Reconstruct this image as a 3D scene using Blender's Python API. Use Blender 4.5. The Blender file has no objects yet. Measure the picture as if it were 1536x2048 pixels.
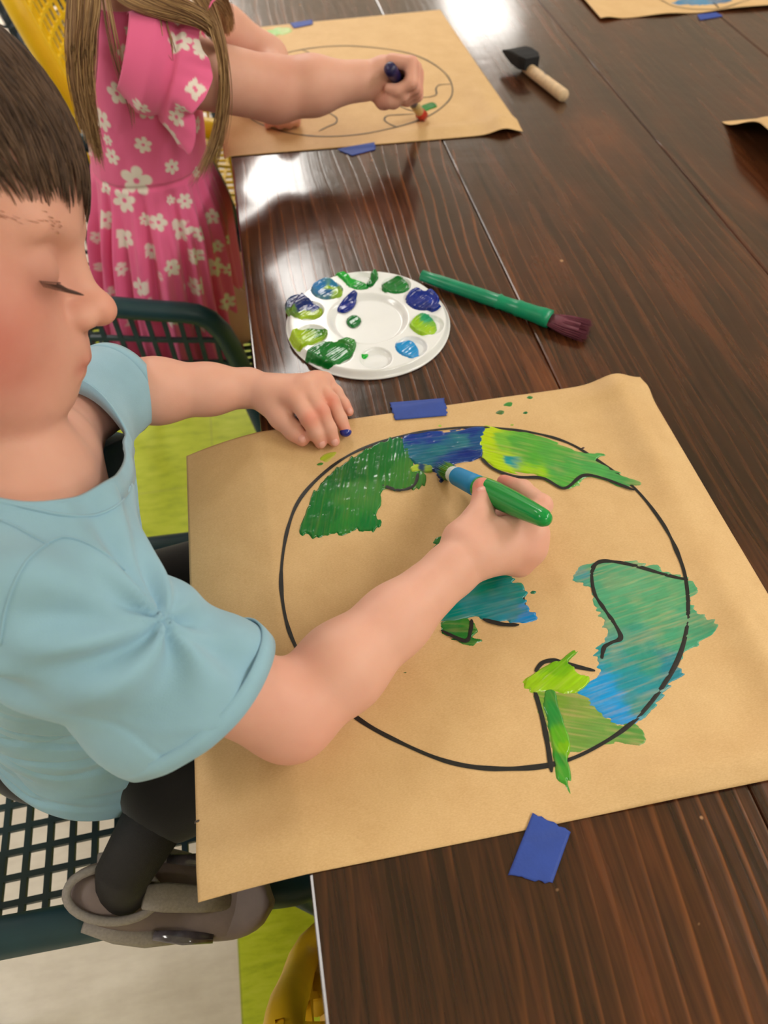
import bpy, bmesh, math, random
import numpy as np
from mathutils import Vector, Matrix
from mathutils.bvhtree import BVHTree
random.seed(7); rng = np.random.default_rng(11)
PI = math.pi
T = 0.74                      # height of the table top above the floor; all coordinates below are relative to the table top
# ------------------------------------------------------------------ camera model (recovered from the photograph)
F = 1433.3; PITCH = math.radians(53.13); YAW = math.radians(-10.376); H = .5
_a = PI/2-PITCH
RX = np.array([[1,0,0],[0,math.cos(_a),-math.sin(_a)],[0,math.sin(_a),math.cos(_a)]])
RZ = np.array([[math.cos(YAW),-math.sin(YAW),0],[math.sin(YAW),math.cos(YAW),0],[0,0,1]])
CR = RZ@RX
CAMR, CAMU, CAMB = CR[:,0], CR[:,1], CR[:,2]      # right, up, back
def ray(px,py): return CR@np.array([(px-768)/F,-(py-1024)/F,-1.])
def P(px,py,z=0.):
    d = ray(px,py); return d*((z-H)/d[2])+np.array([0,0,H])
def D(px,py,dep): return ray(px,py)*dep+np.array([0,0,H])
def Y(px,py,y):
    d = ray(px,py); return d*(y/d[1])+np.array([0,0,H])
def X(px,py,x):
    d = ray(px,py); return d*(x/d[0])+np.array([0,0,H])
def V(*a): return np.array(a,float)
def unit(v): v=np.asarray(v,float); return v/np.linalg.norm(v)

C = bpy.context.scene.collection
# ------------------------------------------------------------------ materials
def s2l(c):
    return tuple(((x/255)/12.92 if x/255<=.04045 else (((x/255)+.055)/1.055)**2.4) for x in c)
def S(*c): return np.array(s2l(c))
class N:
    def __init__(s,name):
        s.m=bpy.data.materials.new(name); s.m.use_nodes=True; s.t=s.m.node_tree; s.b=s.t.nodes['Principled BSDF']; s.o=s.t.nodes['Material Output']
    def n(s,ty,**k):
        x=s.t.nodes.new(ty)
        for a,b in k.items():
            if a[0]=='_': x.inputs[a[1:].replace('_',' ')].default_value=b
            else: setattr(x,a,b)
        return x
    def l(s,a,b): s.t.links.new(a,b)
    def p(s,**k):
        for a,b in k.items():
            i=s.b.inputs[a.replace('_',' ')]
            if hasattr(b,'is_output') : s.l(b,i)
            else: i.default_value=b
        return s
    def ramp(s,fac,stops,interp='LINEAR'):
        r=s.n('ShaderNodeValToRGB'); r.color_ramp.interpolation=interp
        e=r.color_ramp.elements
        while len(e)<len(stops): e.new(.5)
        for q,(pos,col) in zip(e,stops): q.position=pos; q.color=(*col,1) if len(col)==3 else col
        s.l(fac,r.inputs[0]); return r.outputs[0]
    def coord(s,scale=(1,1,1),rot=(0,0,0),kind='Object'):
        c=s.n('ShaderNodeTexCoord'); m=s.n('ShaderNodeMapping'); m.inputs['Scale'].default_value=scale; m.inputs['Rotation'].default_value=rot
        s.l(c.outputs[kind],m.inputs[0]); return m.outputs[0]
    def noise(s,vec,scale,detail=3,rough=.5,dist=0):
        x=s.n('ShaderNodeTexNoise',_Scale=scale,_Detail=detail,_Roughness=rough,_Distortion=dist); s.l(vec,x.inputs['Vector']); return x.outputs['Fac']
    def mix(s,f,a,b,mode='MIX'):
        x=s.n('ShaderNodeMix',data_type='RGBA',blend_type=mode)
        for i,v in ((0,f),(6,a),(7,b)):
            if hasattr(v,'is_output'): s.l(v,x.inputs[i])
            elif i==0: x.inputs[i].default_value=v
            else: x.inputs[i].default_value=(*v,1) if len(v)==3 else v
        return x.outputs[2]
    def math(s,op,a,b=0.,c=None):
        x=s.n('ShaderNodeMath',operation=op)
        for i,v in enumerate((a,b) if c is None else (a,b,c)):
            if hasattr(v,'is_output'): s.l(v,x.inputs[i])
            else: x.inputs[i].default_value=v
        return x.outputs[0]
    def bump(s,h,strength=.3,dist=.001):
        x=s.n('ShaderNodeBump',_Strength=strength,_Distance=dist); s.l(h,x.inputs['Height']); s.l(x.outputs[0],s.b.inputs['Normal']); return s
    def attr(s,name='Col'):
        return s.n('ShaderNodeAttribute',attribute_name=name).outputs['Color']
def simple(name,col,rough=.5,var=.06,scale=60,bump=0,bd=.001,**k):
    m=N(name); v=m.coord(); f=m.noise(v,scale)
    c=S(*col)
    m.p(Base_Color=m.ramp(f,[(.3,tuple(c*(1-var))),(.7,tuple(np.clip(c*(1+var),0,1)))]),Roughness=rough,**k)
    if bump: m.bump(m.noise(v,scale*6),bump,bd)
    return m.m

def mk_skin():
    m=N('skin'); v=m.coord(); f=m.noise(v,45,4)
    c=m.mix(.10,m.attr(),m.ramp(f,[(.3,tuple(S(205,130,110))),(.7,tuple(S(248,205,185)))]))
    m.p(Base_Color=c,Roughness=.52,Subsurface_Weight=.22,Subsurface_Radius=(.012,.004,.002),Subsurface_Scale=.6)
    m.b.inputs['Specular IOR Level'].default_value=.35
    return m.bump(m.noise(v,900,3),.12,.0004).m
def mk_attr(name,rough,spec=.5,var=.0,bump=.0,bscale=300,bd=.0008,coat=0,sheen=0):
    m=N(name); v=m.coord(); c=m.attr()
    if var: c=m.mix(var,c,m.ramp(m.noise(v,bscale),[(.3,(0,0,0)),(.7,(1,1,1))]),'SOFT_LIGHT')
    m.p(Base_Color=c,Roughness=rough,Coat_Weight=coat,Sheen_Weight=sheen); m.b.inputs['Specular IOR Level'].default_value=spec
    if bump: m.bump(m.noise(v,bscale,3),bump,bd)
    return m.m
def mk_fabric(name,col,var=.05):
    m=N(name); v=m.coord(); c=S(*col)
    f=m.noise(v,30,3)
    m.p(Base_Color=m.ramp(f,[(.3,tuple(c*(1-var))),(.7,tuple(np.clip(c*(1+var),0,1)))]),Roughness=.9,Sheen_Weight=.25,Sheen_Roughness=.5)
    m.b.inputs['Specular IOR Level'].default_value=.2
    return m.bump(m.noise(v,1400,2),.25,.0006).m
def mk_paper():
    m=N('kraft_paper'); v=m.coord()
    f=m.noise(v,26,5,.6); g=m.noise(m.coord((1,3,1)),520,3,.7)
    c=m.ramp(f,[(.25,tuple(S(212,172,121))),(.75,tuple(S(226,189,138)))])
    c=m.mix(.22,c,m.ramp(g,[(.35,tuple(S(190,146,98))),(.65,tuple(S(240,208,160)))]))
    m.p(Base_Color=c,Roughness=.62); m.b.inputs['Specular IOR Level'].default_value=.35
    h=m.math('ADD',m.noise(v,16,4,.55),m.math('MULTIPLY',g,.06))
    return m.bump(h,.5,.0035).m
def mk_wood():
    m=N('stained_wood')
    tc=m.n('ShaderNodeTexCoord'); sep=m.n('ShaderNodeSeparateXYZ'); m.l(tc.outputs['Object'],sep.inputs[0])
    x,y=sep.outputs[0],sep.outputs[1]
    pid=m.math('FLOOR',m.math('DIVIDE',x,.3085))           # plank number: shifts the grain from board to board
    off=m.math('MULTIPLY',pid,3.71)
    def vec(sx,sy):  # stretched along the boards
        cb=m.n('ShaderNodeCombineXYZ'); m.l(m.math('MULTIPLY',x,sx),cb.inputs[0]); m.l(m.math('MULTIPLY',m.math('ADD',y,off),sy),cb.inputs[1]); m.l(off,cb.inputs[2]); return cb.outputs[0]
    # annual rings: distorted bands running along Y
    warp=m.noise(vec(2.0,.55),2.0,2,.5); warp2=m.noise(vec(9,.8),3,2,.5)
    ph=m.math('ADD',m.math('MULTIPLY',x,66.),m.math('ADD',m.math('MULTIPLY',warp,9.),m.math('MULTIPLY',warp2,1.0)))
    fr=m.math('FRACT',ph)
    line=m.ramp(fr,[(0,(0,0,0)),(.72,(.04,.04,.04)),(.93,(1,1,1)),(1,(0,0,0))])
    fine=m.noise(vec(260,5),1,4,.6); blot=m.noise(vec(3.5,1.3),2.2,5,.62); mid=m.noise(vec(46,3.2),1,4,.6)
    base=m.ramp(blot,[(.36,tuple(S(24,12,9))),(.50,tuple(S(46,23,15))),(.60,tuple(S(80,39,21))),(.72,tuple(S(128,66,32)))])
    base=m.mix(.34,base,m.ramp(mid,[(.36,tuple(S(20,10,7))),(.54,tuple(S(50,24,15))),(.70,tuple(S(132,70,36)))]))
    base=m.mix(.22,base,m.ramp(fine,[(.34,tuple(S(22,10,7))),(.70,tuple(S(126,74,42)))]))
    pk=m.math('MULTIPLY_ADD',m.math('LESS_THAN',m.math('ABSOLUTE',pid),.5),.68,.32)
    lw=m.math('MULTIPLY',m.math('MULTIPLY',line,pk),m.ramp(m.noise(vec(3,2),2,3),[(.40,(.05,.05,.05)),(.60,(.75,.75,.75))]))
    base=m.mix(lw,base,tuple(S(134,78,42)))
    # worn pale specks of old paint
    vo=m.n('ShaderNodeTexNoise',_Scale=55.,_Detail=1.); m.l(tc.outputs['Object'],vo.inputs['Vector'])
    sp=m.ramp(vo.outputs['Fac'],[(.80,(0,0,0)),(.82,(1,1,1))]); base=m.mix(m.math('MULTIPLY',sp,.7),base,tuple(S(196,150,112)))
    m.p(Base_Color=base,Roughness=m.ramp(mid,[(.3,(.19,.19,.19)),(.7,(.30,.30,.30))]),Coat_Weight=.7,Coat_Roughness=.12)
    m.b.inputs['Specular IOR Level'].default_value=.25
    h=m.math('ADD',m.math('MULTIPLY',line,-.28),m.math('ADD',m.math('MULTIPLY',fine,.35),m.math('MULTIPLY',m.noise(m.coord(),34,3),1.3)))
    return m.bump(h,.40,.0012).m
def mk_floor():
    m=N('vinyl_floor')
    tc=m.n('ShaderNodeTexCoord'); sep=m.n('ShaderNodeSeparateXYZ'); m.l(tc.outputs['Object'],sep.inputs[0])
    x,y=sep.outputs[0],sep.outputs[1]
    f=m.noise(m.coord((1,1,1)),9,5,.6); g=m.noise(m.coord((1,4,1)),16,5,.7)
    white=m.mix(.2,m.ramp(f,[(.3,tuple(S(222,212,198))),(.7,tuple(S(246,238,226)))]),m.ramp(g,[(.3,tuple(S(180,160,150))),(.6,tuple(S(240,230,220)))]))
    green=m.ramp(g,[(.3,tuple(S(166,186,14))),(.5,tuple(S(200,216,34))),(.75,tuple(S(218,228,70)))])
    def band(v,a,b): return m.math('MULTIPLY',m.math('GREATER_THAN',v,a),m.math('LESS_THAN',v,b))
    a1=band(x,-.192,3.); a2=m.math('MULTIPLY',band(x,-.802,3.),band(y,.45,1.67))
    k=m.math('MAXIMUM',m.math('MULTIPLY',a1,band(y,-3,.5)),a2)
    # joints between the tiles
    jx=m.math('LESS_THAN',m.math('FRACT',m.math('DIVIDE',m.math('ADD',x,.192+6.1),.61)),.004); jy=m.math('LESS_THAN',m.math('FRACT',m.math('DIVIDE',m.math('ADD',y,6.1-.45),.61)),.004)
    c=m.mix(k,white,green); c=m.mix(m.math('MULTIPLY',m.math('MAXIMUM',jx,jy),.35),c,tuple(S(120,110,90)))
    m.p(Base_Color=c,Roughness=.42)
    return m.bump(m.noise(m.coord(),120,3),.15,.001).m

M={}
M['skin']=mk_skin(); M['paper']=mk_paper(); M['wood']=mk_wood(); M['floor']=mk_floor()
M['shirt']=mk_fabric('pale_blue_jersey',(148,188,210)); M['pants']=mk_fabric('black_fabric',(26,24,24),.15)
M['dress']=mk_attr('printed_jersey',.9,.2,bump=.2,bscale=900,bd=.0005,sheen=.3)
M['dresscap']=simple('pink_jersey',(246,112,164),.9,.03,60)
M['hair']=mk_attr('hair',.55,.35); M['paint']=mk_attr('wet_paint',.17,.4,bump=.25,bscale=150,bd=.001,coat=.1)
M['thinpaint']=mk_attr('drying_paint',.36,.5,bump=.4,bscale=260,bd=.0008)
M['marker']=simple('black_marker',(26,24,26),.45,.25,300)
M['pencil']=simple('thin_marker',(92,80,66),.6,.2,300)
M['tape']=simple('blue_masking_tape',(40,70,160),.6,.08,70,.35,.0006)
M['plastic']=simple('white_plastic',(236,238,243),.22,.015,40,Coat_Weight=.3)
M['teal']=simple('dark_teal_resin',(22,58,68),.45,.10,30,.1)
M['navy']=simple('dark_navy_resin',(24,44,64),.45,.10,30,.1)
M['yellow']=simple('yellow_resin',(242,200,6),.42,.05,30,.1)
M['mustard']=simple('mustard_resin',(226,180,30),.42,.05,30,.1)
M['green_pl']=simple('worn_green_plastic',(2,138,100),.30,.14,50,.12)
M['green_bright']=simple('glossy_green_plastic',(4,150,66),.18,.04,20)
M['blue_grip']=simple('sky_blue_rubber',(20,140,205),.5,.04,30)
M['white_fer']=simple('white_ferrule',(235,238,240),.35,.03,30)
M['purple']=simple('purple_bristle',(104,44,62),.6,.18,200)
M['foam']=simple('black_foam',(22,23,30),.85,.25,300,.4)
M['rawwood']=simple('pale_raw_wood',(222,192,158),.6,.10,120,.2)
M['indigo']=simple('dark_indigo_lacquer',(36,32,84),.35,.2,120)
M['ferrule']=simple('brassy_ferrule',(186,160,112),.4,.10,120,Metallic=.4)
M['redpaint']=simple('red_paint',(190,36,30),.25,.12,200); M['limepaint']=simple('lime_paint',(160,200,10),.25,.1,200); M['bluepaint']=simple('blue_paint',(10,40,150),.15,.1,200,Coat_Weight=.5)
M['wall']=simple('painted_wall',(226,220,208),.8,.02,4); M['ceil']=simple('ceiling_tile',(232,230,224),.9,.02,8)
M['nail']=simple('fingernail',(236,172,160),.3,.03,200)
M['lash']=simple('eyelash',(74,46,40),.6,.1,200)
M['lip']=simple('lip',(176,72,72),.4,.05,200)
M['rubber']=simple('taupe_rubber_sole',(122,106,104),.6,.08,60,.2)
M['shoegrey']=simple('grey_knit',(150,142,138),.8,.12,400,.4); M['shoeblack']=simple('black_mesh',(30,27,29),.7,.2,300,.4)
M['shoegloss']=simple('clear_glossy_panel',(86,80,90),.12,.4,90,Coat_Weight=.6)
M['sockskin']=simple('ankle_skin',(224,168,150),.55,.05,60)
M['foil']=simple('metal_leg',(150,150,152),.35,.05,60,Metallic=.8)
def mk_light():
    m=N('light_diffuser'); e=m.n('ShaderNodeEmission',_Color=(1.,.955,.89,1),_Strength=12.); m.l(e.outputs[0],m.o.inputs[0]); return m.m
M['light']=mk_light()

# ------------------------------------------------------------------ object helpers
BASE={}
def setmeta(o,label=None,cat=None,group=None,kind=None):
    if label: o['label']=label
    if cat: o['category']=cat
    if group: o['group']=group
    if kind: o['kind']=kind
def thing(name,label,cat,base,group=None,kind=None):
    o=bpy.data.objects.new(name,None); C.objects.link(o); o.empty_display_size=.02
    b=np.array(base,float); o.location=(b[0],b[1],b[2]+T); BASE[o.name]=b; setmeta(o,label,cat,group,kind); return o
def obj(name,vf,mat,parent=None,smooth=True,label=None,cat=None,group=None,kind=None,base=None,col=None):
    v,f=vf[0],vf[1]
    if len(vf)>2 and col is None: col=vf[2]
    v=np.asarray(v,float)
    if parent is not None: b=BASE[parent.name]
    elif base is not None: b=np.array(base,float)
    else:
        b=v.mean(0); b[2]=v[:,2].min()
    me=bpy.data.meshes.new(name)
    if isinstance(f,np.ndarray):
        k=f.shape[1]; nf=len(f)
        me.vertices.add(len(v)); me.vertices.foreach_set('co',(v-b).astype(np.float32).ravel())
        me.loops.add(nf*k); me.loops.foreach_set('vertex_index',f.astype(np.int32).ravel())
        me.polygons.add(nf); me.polygons.foreach_set('loop_start',np.arange(0,nf*k,k,dtype=np.int32))
        me.update(calc_edges=True); me.validate()
    else:
        me.from_pydata((v-b).tolist(),[],[list(map(int,q)) for q in f]); me.update()
    if smooth: me.polygons.foreach_set('use_smooth',[True]*len(me.polygons))
    if col is not None:
        a=me.color_attributes.new('Col','FLOAT_COLOR','POINT'); c=np.ones((len(v),4),np.float32); c[:,:3]=col; a.data.foreach_set('color',c.ravel())
    me.materials.append(M[mat] if isinstance(mat,str) else mat)
    o=bpy.data.objects.new(name,me); C.objects.link(o)
    if parent is not None:
        o.parent=parent; BASE[o.name]=b
        # a grandchild shares its parent's base, so its own offset is zero
    else:
        o.location=(b[0],b[1],b[2]+T); BASE[o.name]=b
    setmeta(o,label,cat,group,kind); return o
def join(*ms):
    vs=[];fs=[];n=0
    for v,f in ms:
        vs.append(np.asarray(v,float)); fs+= [tuple(int(i)+n for i in q) for q in f]; n+=len(v)
    return np.vstack(vs),fs
def box(c,s,bev=0):
    c=np.array(c);s=np.array(s)/2
    bm=bmesh.new(); bmesh.ops.create_cube(bm,size=1.)
    for q in bm.verts: q.co=Vector((q.co.x*2*s[0]+c[0],q.co.y*2*s[1]+c[1],q.co.z*2*s[2]+c[2]))
    if bev: bmesh.ops.bevel(bm,geom=bm.edges[:],offset=bev,segments=2,profile=.5,affect='EDGES')
    bm.verts.ensure_lookup_table(); v=[tuple(q.co) for q in bm.verts]; f=[[w.index for w in q.verts] for q in bm.faces]; bm.free(); return np.array(v),f
def catmull(pts,n=8,closed=False):
    pts=[np.asarray(p,float) for p in pts]; out=[]; m=len(pts)
    for i in range(m if closed else m-1):
        g=lambda k: pts[k%m] if closed else pts[min(max(k,0),m-1)]
        p0,p1,p2,p3=g(i-1),g(i),g(i+1),g(i+2)
        for j in range(n):
            t=j/n; out.append(.5*((2*p1)+(-p0+p2)*t+(2*p0-5*p1+4*p2-p3)*t*t+(-p0+3*p1-3*p2+p3)*t**3))
    if not closed: out.append(pts[-1])
    return np.array(out)
def frames(p,closed=False,up=(0,0,1)):
    p=np.asarray(p); n=len(p); t=np.zeros_like(p)
    if closed: t=np.roll(p,-1,0)-np.roll(p,1,0)
    else: t[1:-1]=p[2:]-p[:-2]; t[0]=p[1]-p[0]; t[-1]=p[-1]-p[-2]
    t/=np.linalg.norm(t,axis=1)[:,None]+1e-12
    a=np.array(up,float)
    if abs(t[0]@a)>.9: a=np.array([1.,0,0])
    u=[unit(a-t[0]*(a@t[0]))]
    for i in range(1,n):
        w=u[-1]-t[i]*(u[-1]@t[i]); u.append(unit(w))
    u=np.array(u); return t,u,np.cross(t,u)
def tube(p,r,seg=10,cap=True,closed=False,up=(0,0,1),flat=1.,round_end=False):
    p=np.asarray(p,float); n=len(p); r=np.broadcast_to(np.asarray(r,float),(n,)).copy()
    if round_end and not closed:
        # hemispherical ends
        t0=unit(p[0]-p[1]); t1=unit(p[-1]-p[-2]); k=[.5,.85,1.]
        pre=[p[0]+t0*r[0]*math.sin(a) for a in (1.45,1.1,.6)]; prr=[r[0]*math.cos(a) for a in (1.45,1.1,.6)]
        pos=[p[-1]+t1*r[-1]*math.sin(a) for a in (.6,1.1,1.45)]; por=[r[-1]*math.cos(a) for a in (.6,1.1,1.45)]
        p=np.vstack([pre,p,pos]); r=np.concatenate([prr,r,por]); n=len(p)
    t,u,w=frames(p,closed,up)
    an=np.arange(seg)/seg*2*PI
    v=(p[:,None]+r[:,None,None]*(np.cos(an)[None,:,None]*u[:,None]*flat+np.sin(an)[None,:,None]*w[:,None])).reshape(-1,3)
    f=[]
    for i in range(n if closed else n-1):
        for j in range(seg):
            a=i*seg+j;b=i*seg+(j+1)%seg;c=((i+1)%n)*seg+(j+1)%seg;d=((i+1)%n)*seg+j; f.append((a,b,c,d))
    if cap and not closed: f.append(tuple(range(seg-1,-1,-1))); f.append(tuple((n-1)*seg+j for j in range(seg)))
    return v,f
def gridf(nu,nv,wu=False):
    i,j=np.meshgrid(np.arange(nu if wu else nu-1),np.arange(nv-1),indexing='ij'); i=i.ravel();j=j.ravel(); i2=(i+1)%nu
    return np.stack([i*nv+j,i2*nv+j,i2*nv+j+1,i*nv+j+1],1)
def solid_sheet(v,nu,nv,th):
    """double-sided sheet from a height grid (top v, bottom v-th)"""
    f=gridf(nu,nv); n=len(v); b=v-np.array([0,0,th]); F_=[tuple(q) for q in f]+[tuple(q[::-1]+n) for q in f]
    ed=[i*nv for i in range(nu)]+[(nu-1)*nv+j for j in range(1,nv)]+[i*nv+nv-1 for i in range(nu-2,-1,-1)]+[j for j in range(nv-2,0,-1)]
    for a,c in zip(ed,ed[1:]+ed[:1]): F_.append((c,a,a+n,c+n))
    return np.vstack([v,b]),F_
# value noise in numpy
def _h(i,j,s): 
    x=np.sin(i*127.1+j*311.7+s*74.7)*43758.5453; return x-np.floor(x)
def vn(x,y,s=0):
    i=np.floor(x);j=np.floor(y);fx=x-i;fy=y-j;fx=fx*fx*(3-2*fx);fy=fy*fy*(3-2*fy)
    return (_h(i,j,s)*(1-fx)+_h(i+1,j,s)*fx)*(1-fy)+(_h(i,j+1,s)*(1-fx)+_h(i+1,j+1,s)*fx)*fy
def fbm(x,y,s=0,o=4):
    r=0;a=.5
    for k in range(o): r=r+a*vn(x,y,s+k); x=x*2.03;y=y*2.03;a*=.5
    return r
def sstep(a,b,x): t=np.clip((x-a)/(b-a),0,1); return t*t*(3-2*t)

# ------------------------------------------------------------------ signed-distance sculpting
class SDF:
    def __init__(s,lo,hi,h):
        s.lo=np.array(lo,float); s.h=h; s.n=np.ceil((np.array(hi)-s.lo)/h).astype(int)+1
        s.g=np.full(s.n,.03,np.float32)
    def sub(s,lo,hi):
        a=np.clip(np.floor((np.array(lo)-s.lo)/s.h).astype(int),0,s.n-1); b=np.clip(np.ceil((np.array(hi)-s.lo)/s.h).astype(int)+1,1,s.n)
        if np.any(b<=a): return None
        sl=tuple(slice(x,y) for x,y in zip(a,b))
        ax=[(s.lo[k]+np.arange(a[k],b[k])*s.h).astype(np.float32) for k in range(3)]
        return sl,(ax[0][:,None,None],ax[1][None,:,None],ax[2][None,None,:])
    @staticmethod
    def smin(a,b,k):
        if k<=0: return np.minimum(a,b)
        h=np.clip(.5+.5*(b-a)/k,0,1); return b*(1-h)+a*h-k*h*(1-h)
    @staticmethod
    def cap(q,a,b,ra,rb,sq=None):
        a=np.array(a,np.float32);d=np.array(b,np.float32)-a;L=float(d@d)+1e-12
        X_,Y_,Z_=q[0]-a[0],q[1]-a[1],q[2]-a[2]
        t=np.clip((X_*d[0]+Y_*d[1]+Z_*d[2])/L,0,1)
        dx,dy,dz=X_-t*d[0],Y_-t*d[1],Z_-t*d[2]
        if sq is not None:    # flatten along a direction (n, factor)
            n,fc=sq; n=unit(n); dn=dx*n[0]+dy*n[1]+dz*n[2]; e=dn*(fc-1); dx=dx+e*n[0];dy=dy+e*n[1];dz=dz+e*n[2]
        return np.sqrt(dx*dx+dy*dy+dz*dz)-(ra+(rb-ra)*t)
    @staticmethod
    def ell(q,c,r,R=None):
        x,y,z=q[0]-c[0],q[1]-c[1],q[2]-c[2]
        if R is not None:
            R=np.asarray(R); x,y,z=(R[0,0]*x+R[1,0]*y+R[2,0]*z,R[0,1]*x+R[1,1]*y+R[2,1]*z,R[0,2]*x+R[1,2]*y+R[2,2]*z)
        k0=np.sqrt((x/r[0])**2+(y/r[1])**2+(z/r[2])**2); k1=np.sqrt((x/r[0]**2)**2+(y/r[1]**2)**2+(z/r[2]**2)**2)
        return k0*(k0-1)/np.maximum(k1,1e-6)
    def prim(s,p):
        """bbox and evaluator of a primitive"""
        if p[0]=='c':
            a,b,ra,rb=np.array(p[1]),np.array(p[2]),p[3],p[4]; m=max(ra,rb)
            return np.minimum(a,b)-m,np.maximum(a,b)+m,lambda q:s.cap(q,a,b,ra,rb,p[5] if len(p)>5 else None)
        c=np.array(p[1]); m=max(p[2]); return c-m,c+m,lambda q:s.ell(q,c,p[2],p[3] if len(p)>3 else None)
    def add(s,prims,k=.01,merge=None):
        """smooth-union prims with each other (k), then into the body (merge)"""
        if merge is None:
            for p in prims:
                lo,hi,f=s.prim(p); r=s.sub(lo-k*1.5-.008,hi+k*1.5+.008)
                if r: s.g[r[0]]=s.smin(s.g[r[0]],f(r[1]).astype(np.float32),k)
            return
        B=[s.prim(p) for p in prims]; m=k+merge+.008
        r=s.sub(np.min([b[0] for b in B],0)-m,np.max([b[1] for b in B],0)+m)
        if not r: return
        g=None
        for b in B:
            v=b[2](r[1]); g=v if g is None else s.smin(g,v,k)
        s.g[r[0]]=s.smin(s.g[r[0]],g.astype(np.float32),merge)
    def cut(s,p,k=.004):
        lo,hi,f=s.prim(p); r=s.sub(lo-k*2-.004,hi+k*2+.004)
        if r: s.g[r[0]]=-s.smin(-s.g[r[0]],f(r[1]).astype(np.float32),k)
    def mesh(s):
        g=s.g.copy(); g[0]=g[-1]=.02; g[:,0]=g[:,-1]=.02; g[:,:,0]=g[:,:,-1]=.02
        ins=g<0; n=np.array(g.shape)
        c=[ins[i:n[0]-1+i,j:n[1]-1+j,k:n[2]-1+k] for i in(0,1) for j in(0,1) for k in(0,1)]
        an=c[0].copy(); al=c[0].copy()
        for q in c[1:]: an|=q; al&=q
        act=an&~al; idx=np.argwhere(act); num=np.full(act.shape,-1,np.int32); num[act]=np.arange(len(idx))
        pos=np.zeros((len(idx),3)); cnt=np.zeros(len(idx))
        cor=[(0,0,0),(1,0,0),(0,1,0),(1,1,0),(0,0,1),(1,0,1),(0,1,1),(1,1,1)]
        val=[g[idx[:,0]+a,idx[:,1]+b,idx[:,2]+d] for a,b,d in cor]
        for e0,e1 in ((0,1),(2,3),(4,5),(6,7),(0,2),(1,3),(4,6),(5,7),(0,4),(1,5),(2,6),(3,7)):
            a,b=val[e0],val[e1]; m=(a<0)!=(b<0); t=np.where(m,a/(a-b+1e-12),0)
            p=np.array(cor[e0])+t[:,None]*(np.array(cor[e1])-np.array(cor[e0])); pos+=p*m[:,None]; cnt+=m
        pos=s.lo+(idx+pos/cnt[:,None])*s.h
        Q=[]
        for ax in range(3):
            o=[1,1,1]; o[ax]=0
            a=ins[o[0]:n[0]-1,o[1]:n[1]-1,o[2]:n[2]-1]
            sh=[slice(o[k],n[k]-1) for k in range(3)]; sh2=list(sh); sh2[ax]=slice(1,n[ax]); 
            a=ins[tuple(sh)]; b=ins[tuple(sh2)]; ch=np.argwhere(a!=b)
            inn=a[ch[:,0],ch[:,1],ch[:,2]]; ch=ch+np.array([o[0],o[1],o[2]])
            u,v=[(1,2),(2,0),(0,1)][ax]; eu=np.zeros(3,int);ev=np.zeros(3,int);eu[u]=1;ev[v]=1
            gk=lambda w: num[w[:,0],w[:,1],w[:,2]]
            q=np.stack([gk(ch-eu-ev),gk(ch-ev),gk(ch),gk(ch-eu)],1); q[~inn]=q[~inn][:,::-1]; Q.append(q)
        return pos,np.vstack(Q)
def laplace(v,f,it=2,lam=.5):
    v=v.copy(); n=len(v)
    e=np.vstack([f[:,[0,1]],f[:,[1,2]],f[:,[2,3]],f[:,[3,0]]]); deg=np.bincount(e.ravel(),minlength=n)[:,None]
    for _ in range(it):
        s_=np.zeros_like(v)
        for k in range(3): s_[:,k]=np.bincount(e[:,0],v[e[:,1],k],n)+np.bincount(e[:,1],v[e[:,0],k],n)
        v+=lam*(s_/np.maximum(deg,1)-v)
    return v

# ================================================================== ROOM
RX0,RX1,RY0,RY1,RZ1=-3.6,5.0,-3.6,9.0,2.1
def plane(name,pts,mat,kind='structure'):
    return obj(name,(np.array(pts,float),[(0,1,2,3)]),mat,smooth=False,kind=kind,base=(0,0,0 if name!='floor' else -T))
plane('floor',[(RX0,RY0,-T),(RX1,RY0,-T),(RX1,RY1,-T),(RX0,RY1,-T)],'floor')
plane('ceiling',[(RX0,RY0,RZ1),(RX0,RY1,RZ1),(RX1,RY1,RZ1),(RX1,RY0,RZ1)],'ceil')
plane('wall_left',[(RX0,RY0,-T),(RX0,RY1,-T),(RX0,RY1,RZ1),(RX0,RY0,RZ1)],'wall')
plane('wall_right',[(RX1,RY0,-T),(RX1,RY0,RZ1),(RX1,RY1,RZ1),(RX1,RY1,-T)],'wall')
plane('wall_back',[(RX0,RY1,-T),(RX1,RY1,-T),(RX1,RY1,RZ1),(RX0,RY1,RZ1)],'wall')
plane('wall_front',[(RX0,RY0,-T),(RX0,RY0,RZ1),(RX1,RY0,RZ1),(RX1,RY0,-T)],'wall')
LPAN=[(-.02,3.35,.6,1.2),(.05,4.85,.6,1.2),(2.3,7.6,.6,1.2),(-2.4,4.0,.6,1.2),(-2.4,.6,.6,1.2),(2.2,-.4,.6,1.8),(1.3,-2.2,1.2,.6),(3.6,1.2,.6,1.2),(-.3,7.6,.6,1.2)]
for (x,y,sx,sy) in LPAN:
    t=thing('ceiling_light','flat white ceiling light panel above the tables','ceiling light',(x,y,RZ1-.03),group='ceiling light panels')
    t['label']='flat glowing panel in the ceiling of the room'
    obj('frame',join(box((x-sx/2,y,RZ1-.012),(.03,sy+.06,.024)),box((x+sx/2,y,RZ1-.012),(.03,sy+.06,.024)),box((x,y-sy/2,RZ1-.012),(sx,.03,.024)),box((x,y+sy/2,RZ1-.012),(sx,.03,.024))),'plastic',t,smooth=False)
    obj('diffuser',(V((x-sx/2,y-sy/2,RZ1-.01),(x-sx/2,y+sy/2,RZ1-.01),(x+sx/2,y+sy/2,RZ1-.01),(x+sx/2,y-sy/2,RZ1-.01)).reshape(4,3),[(0,1,2,3)]),'light',t,smooth=False)

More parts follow.
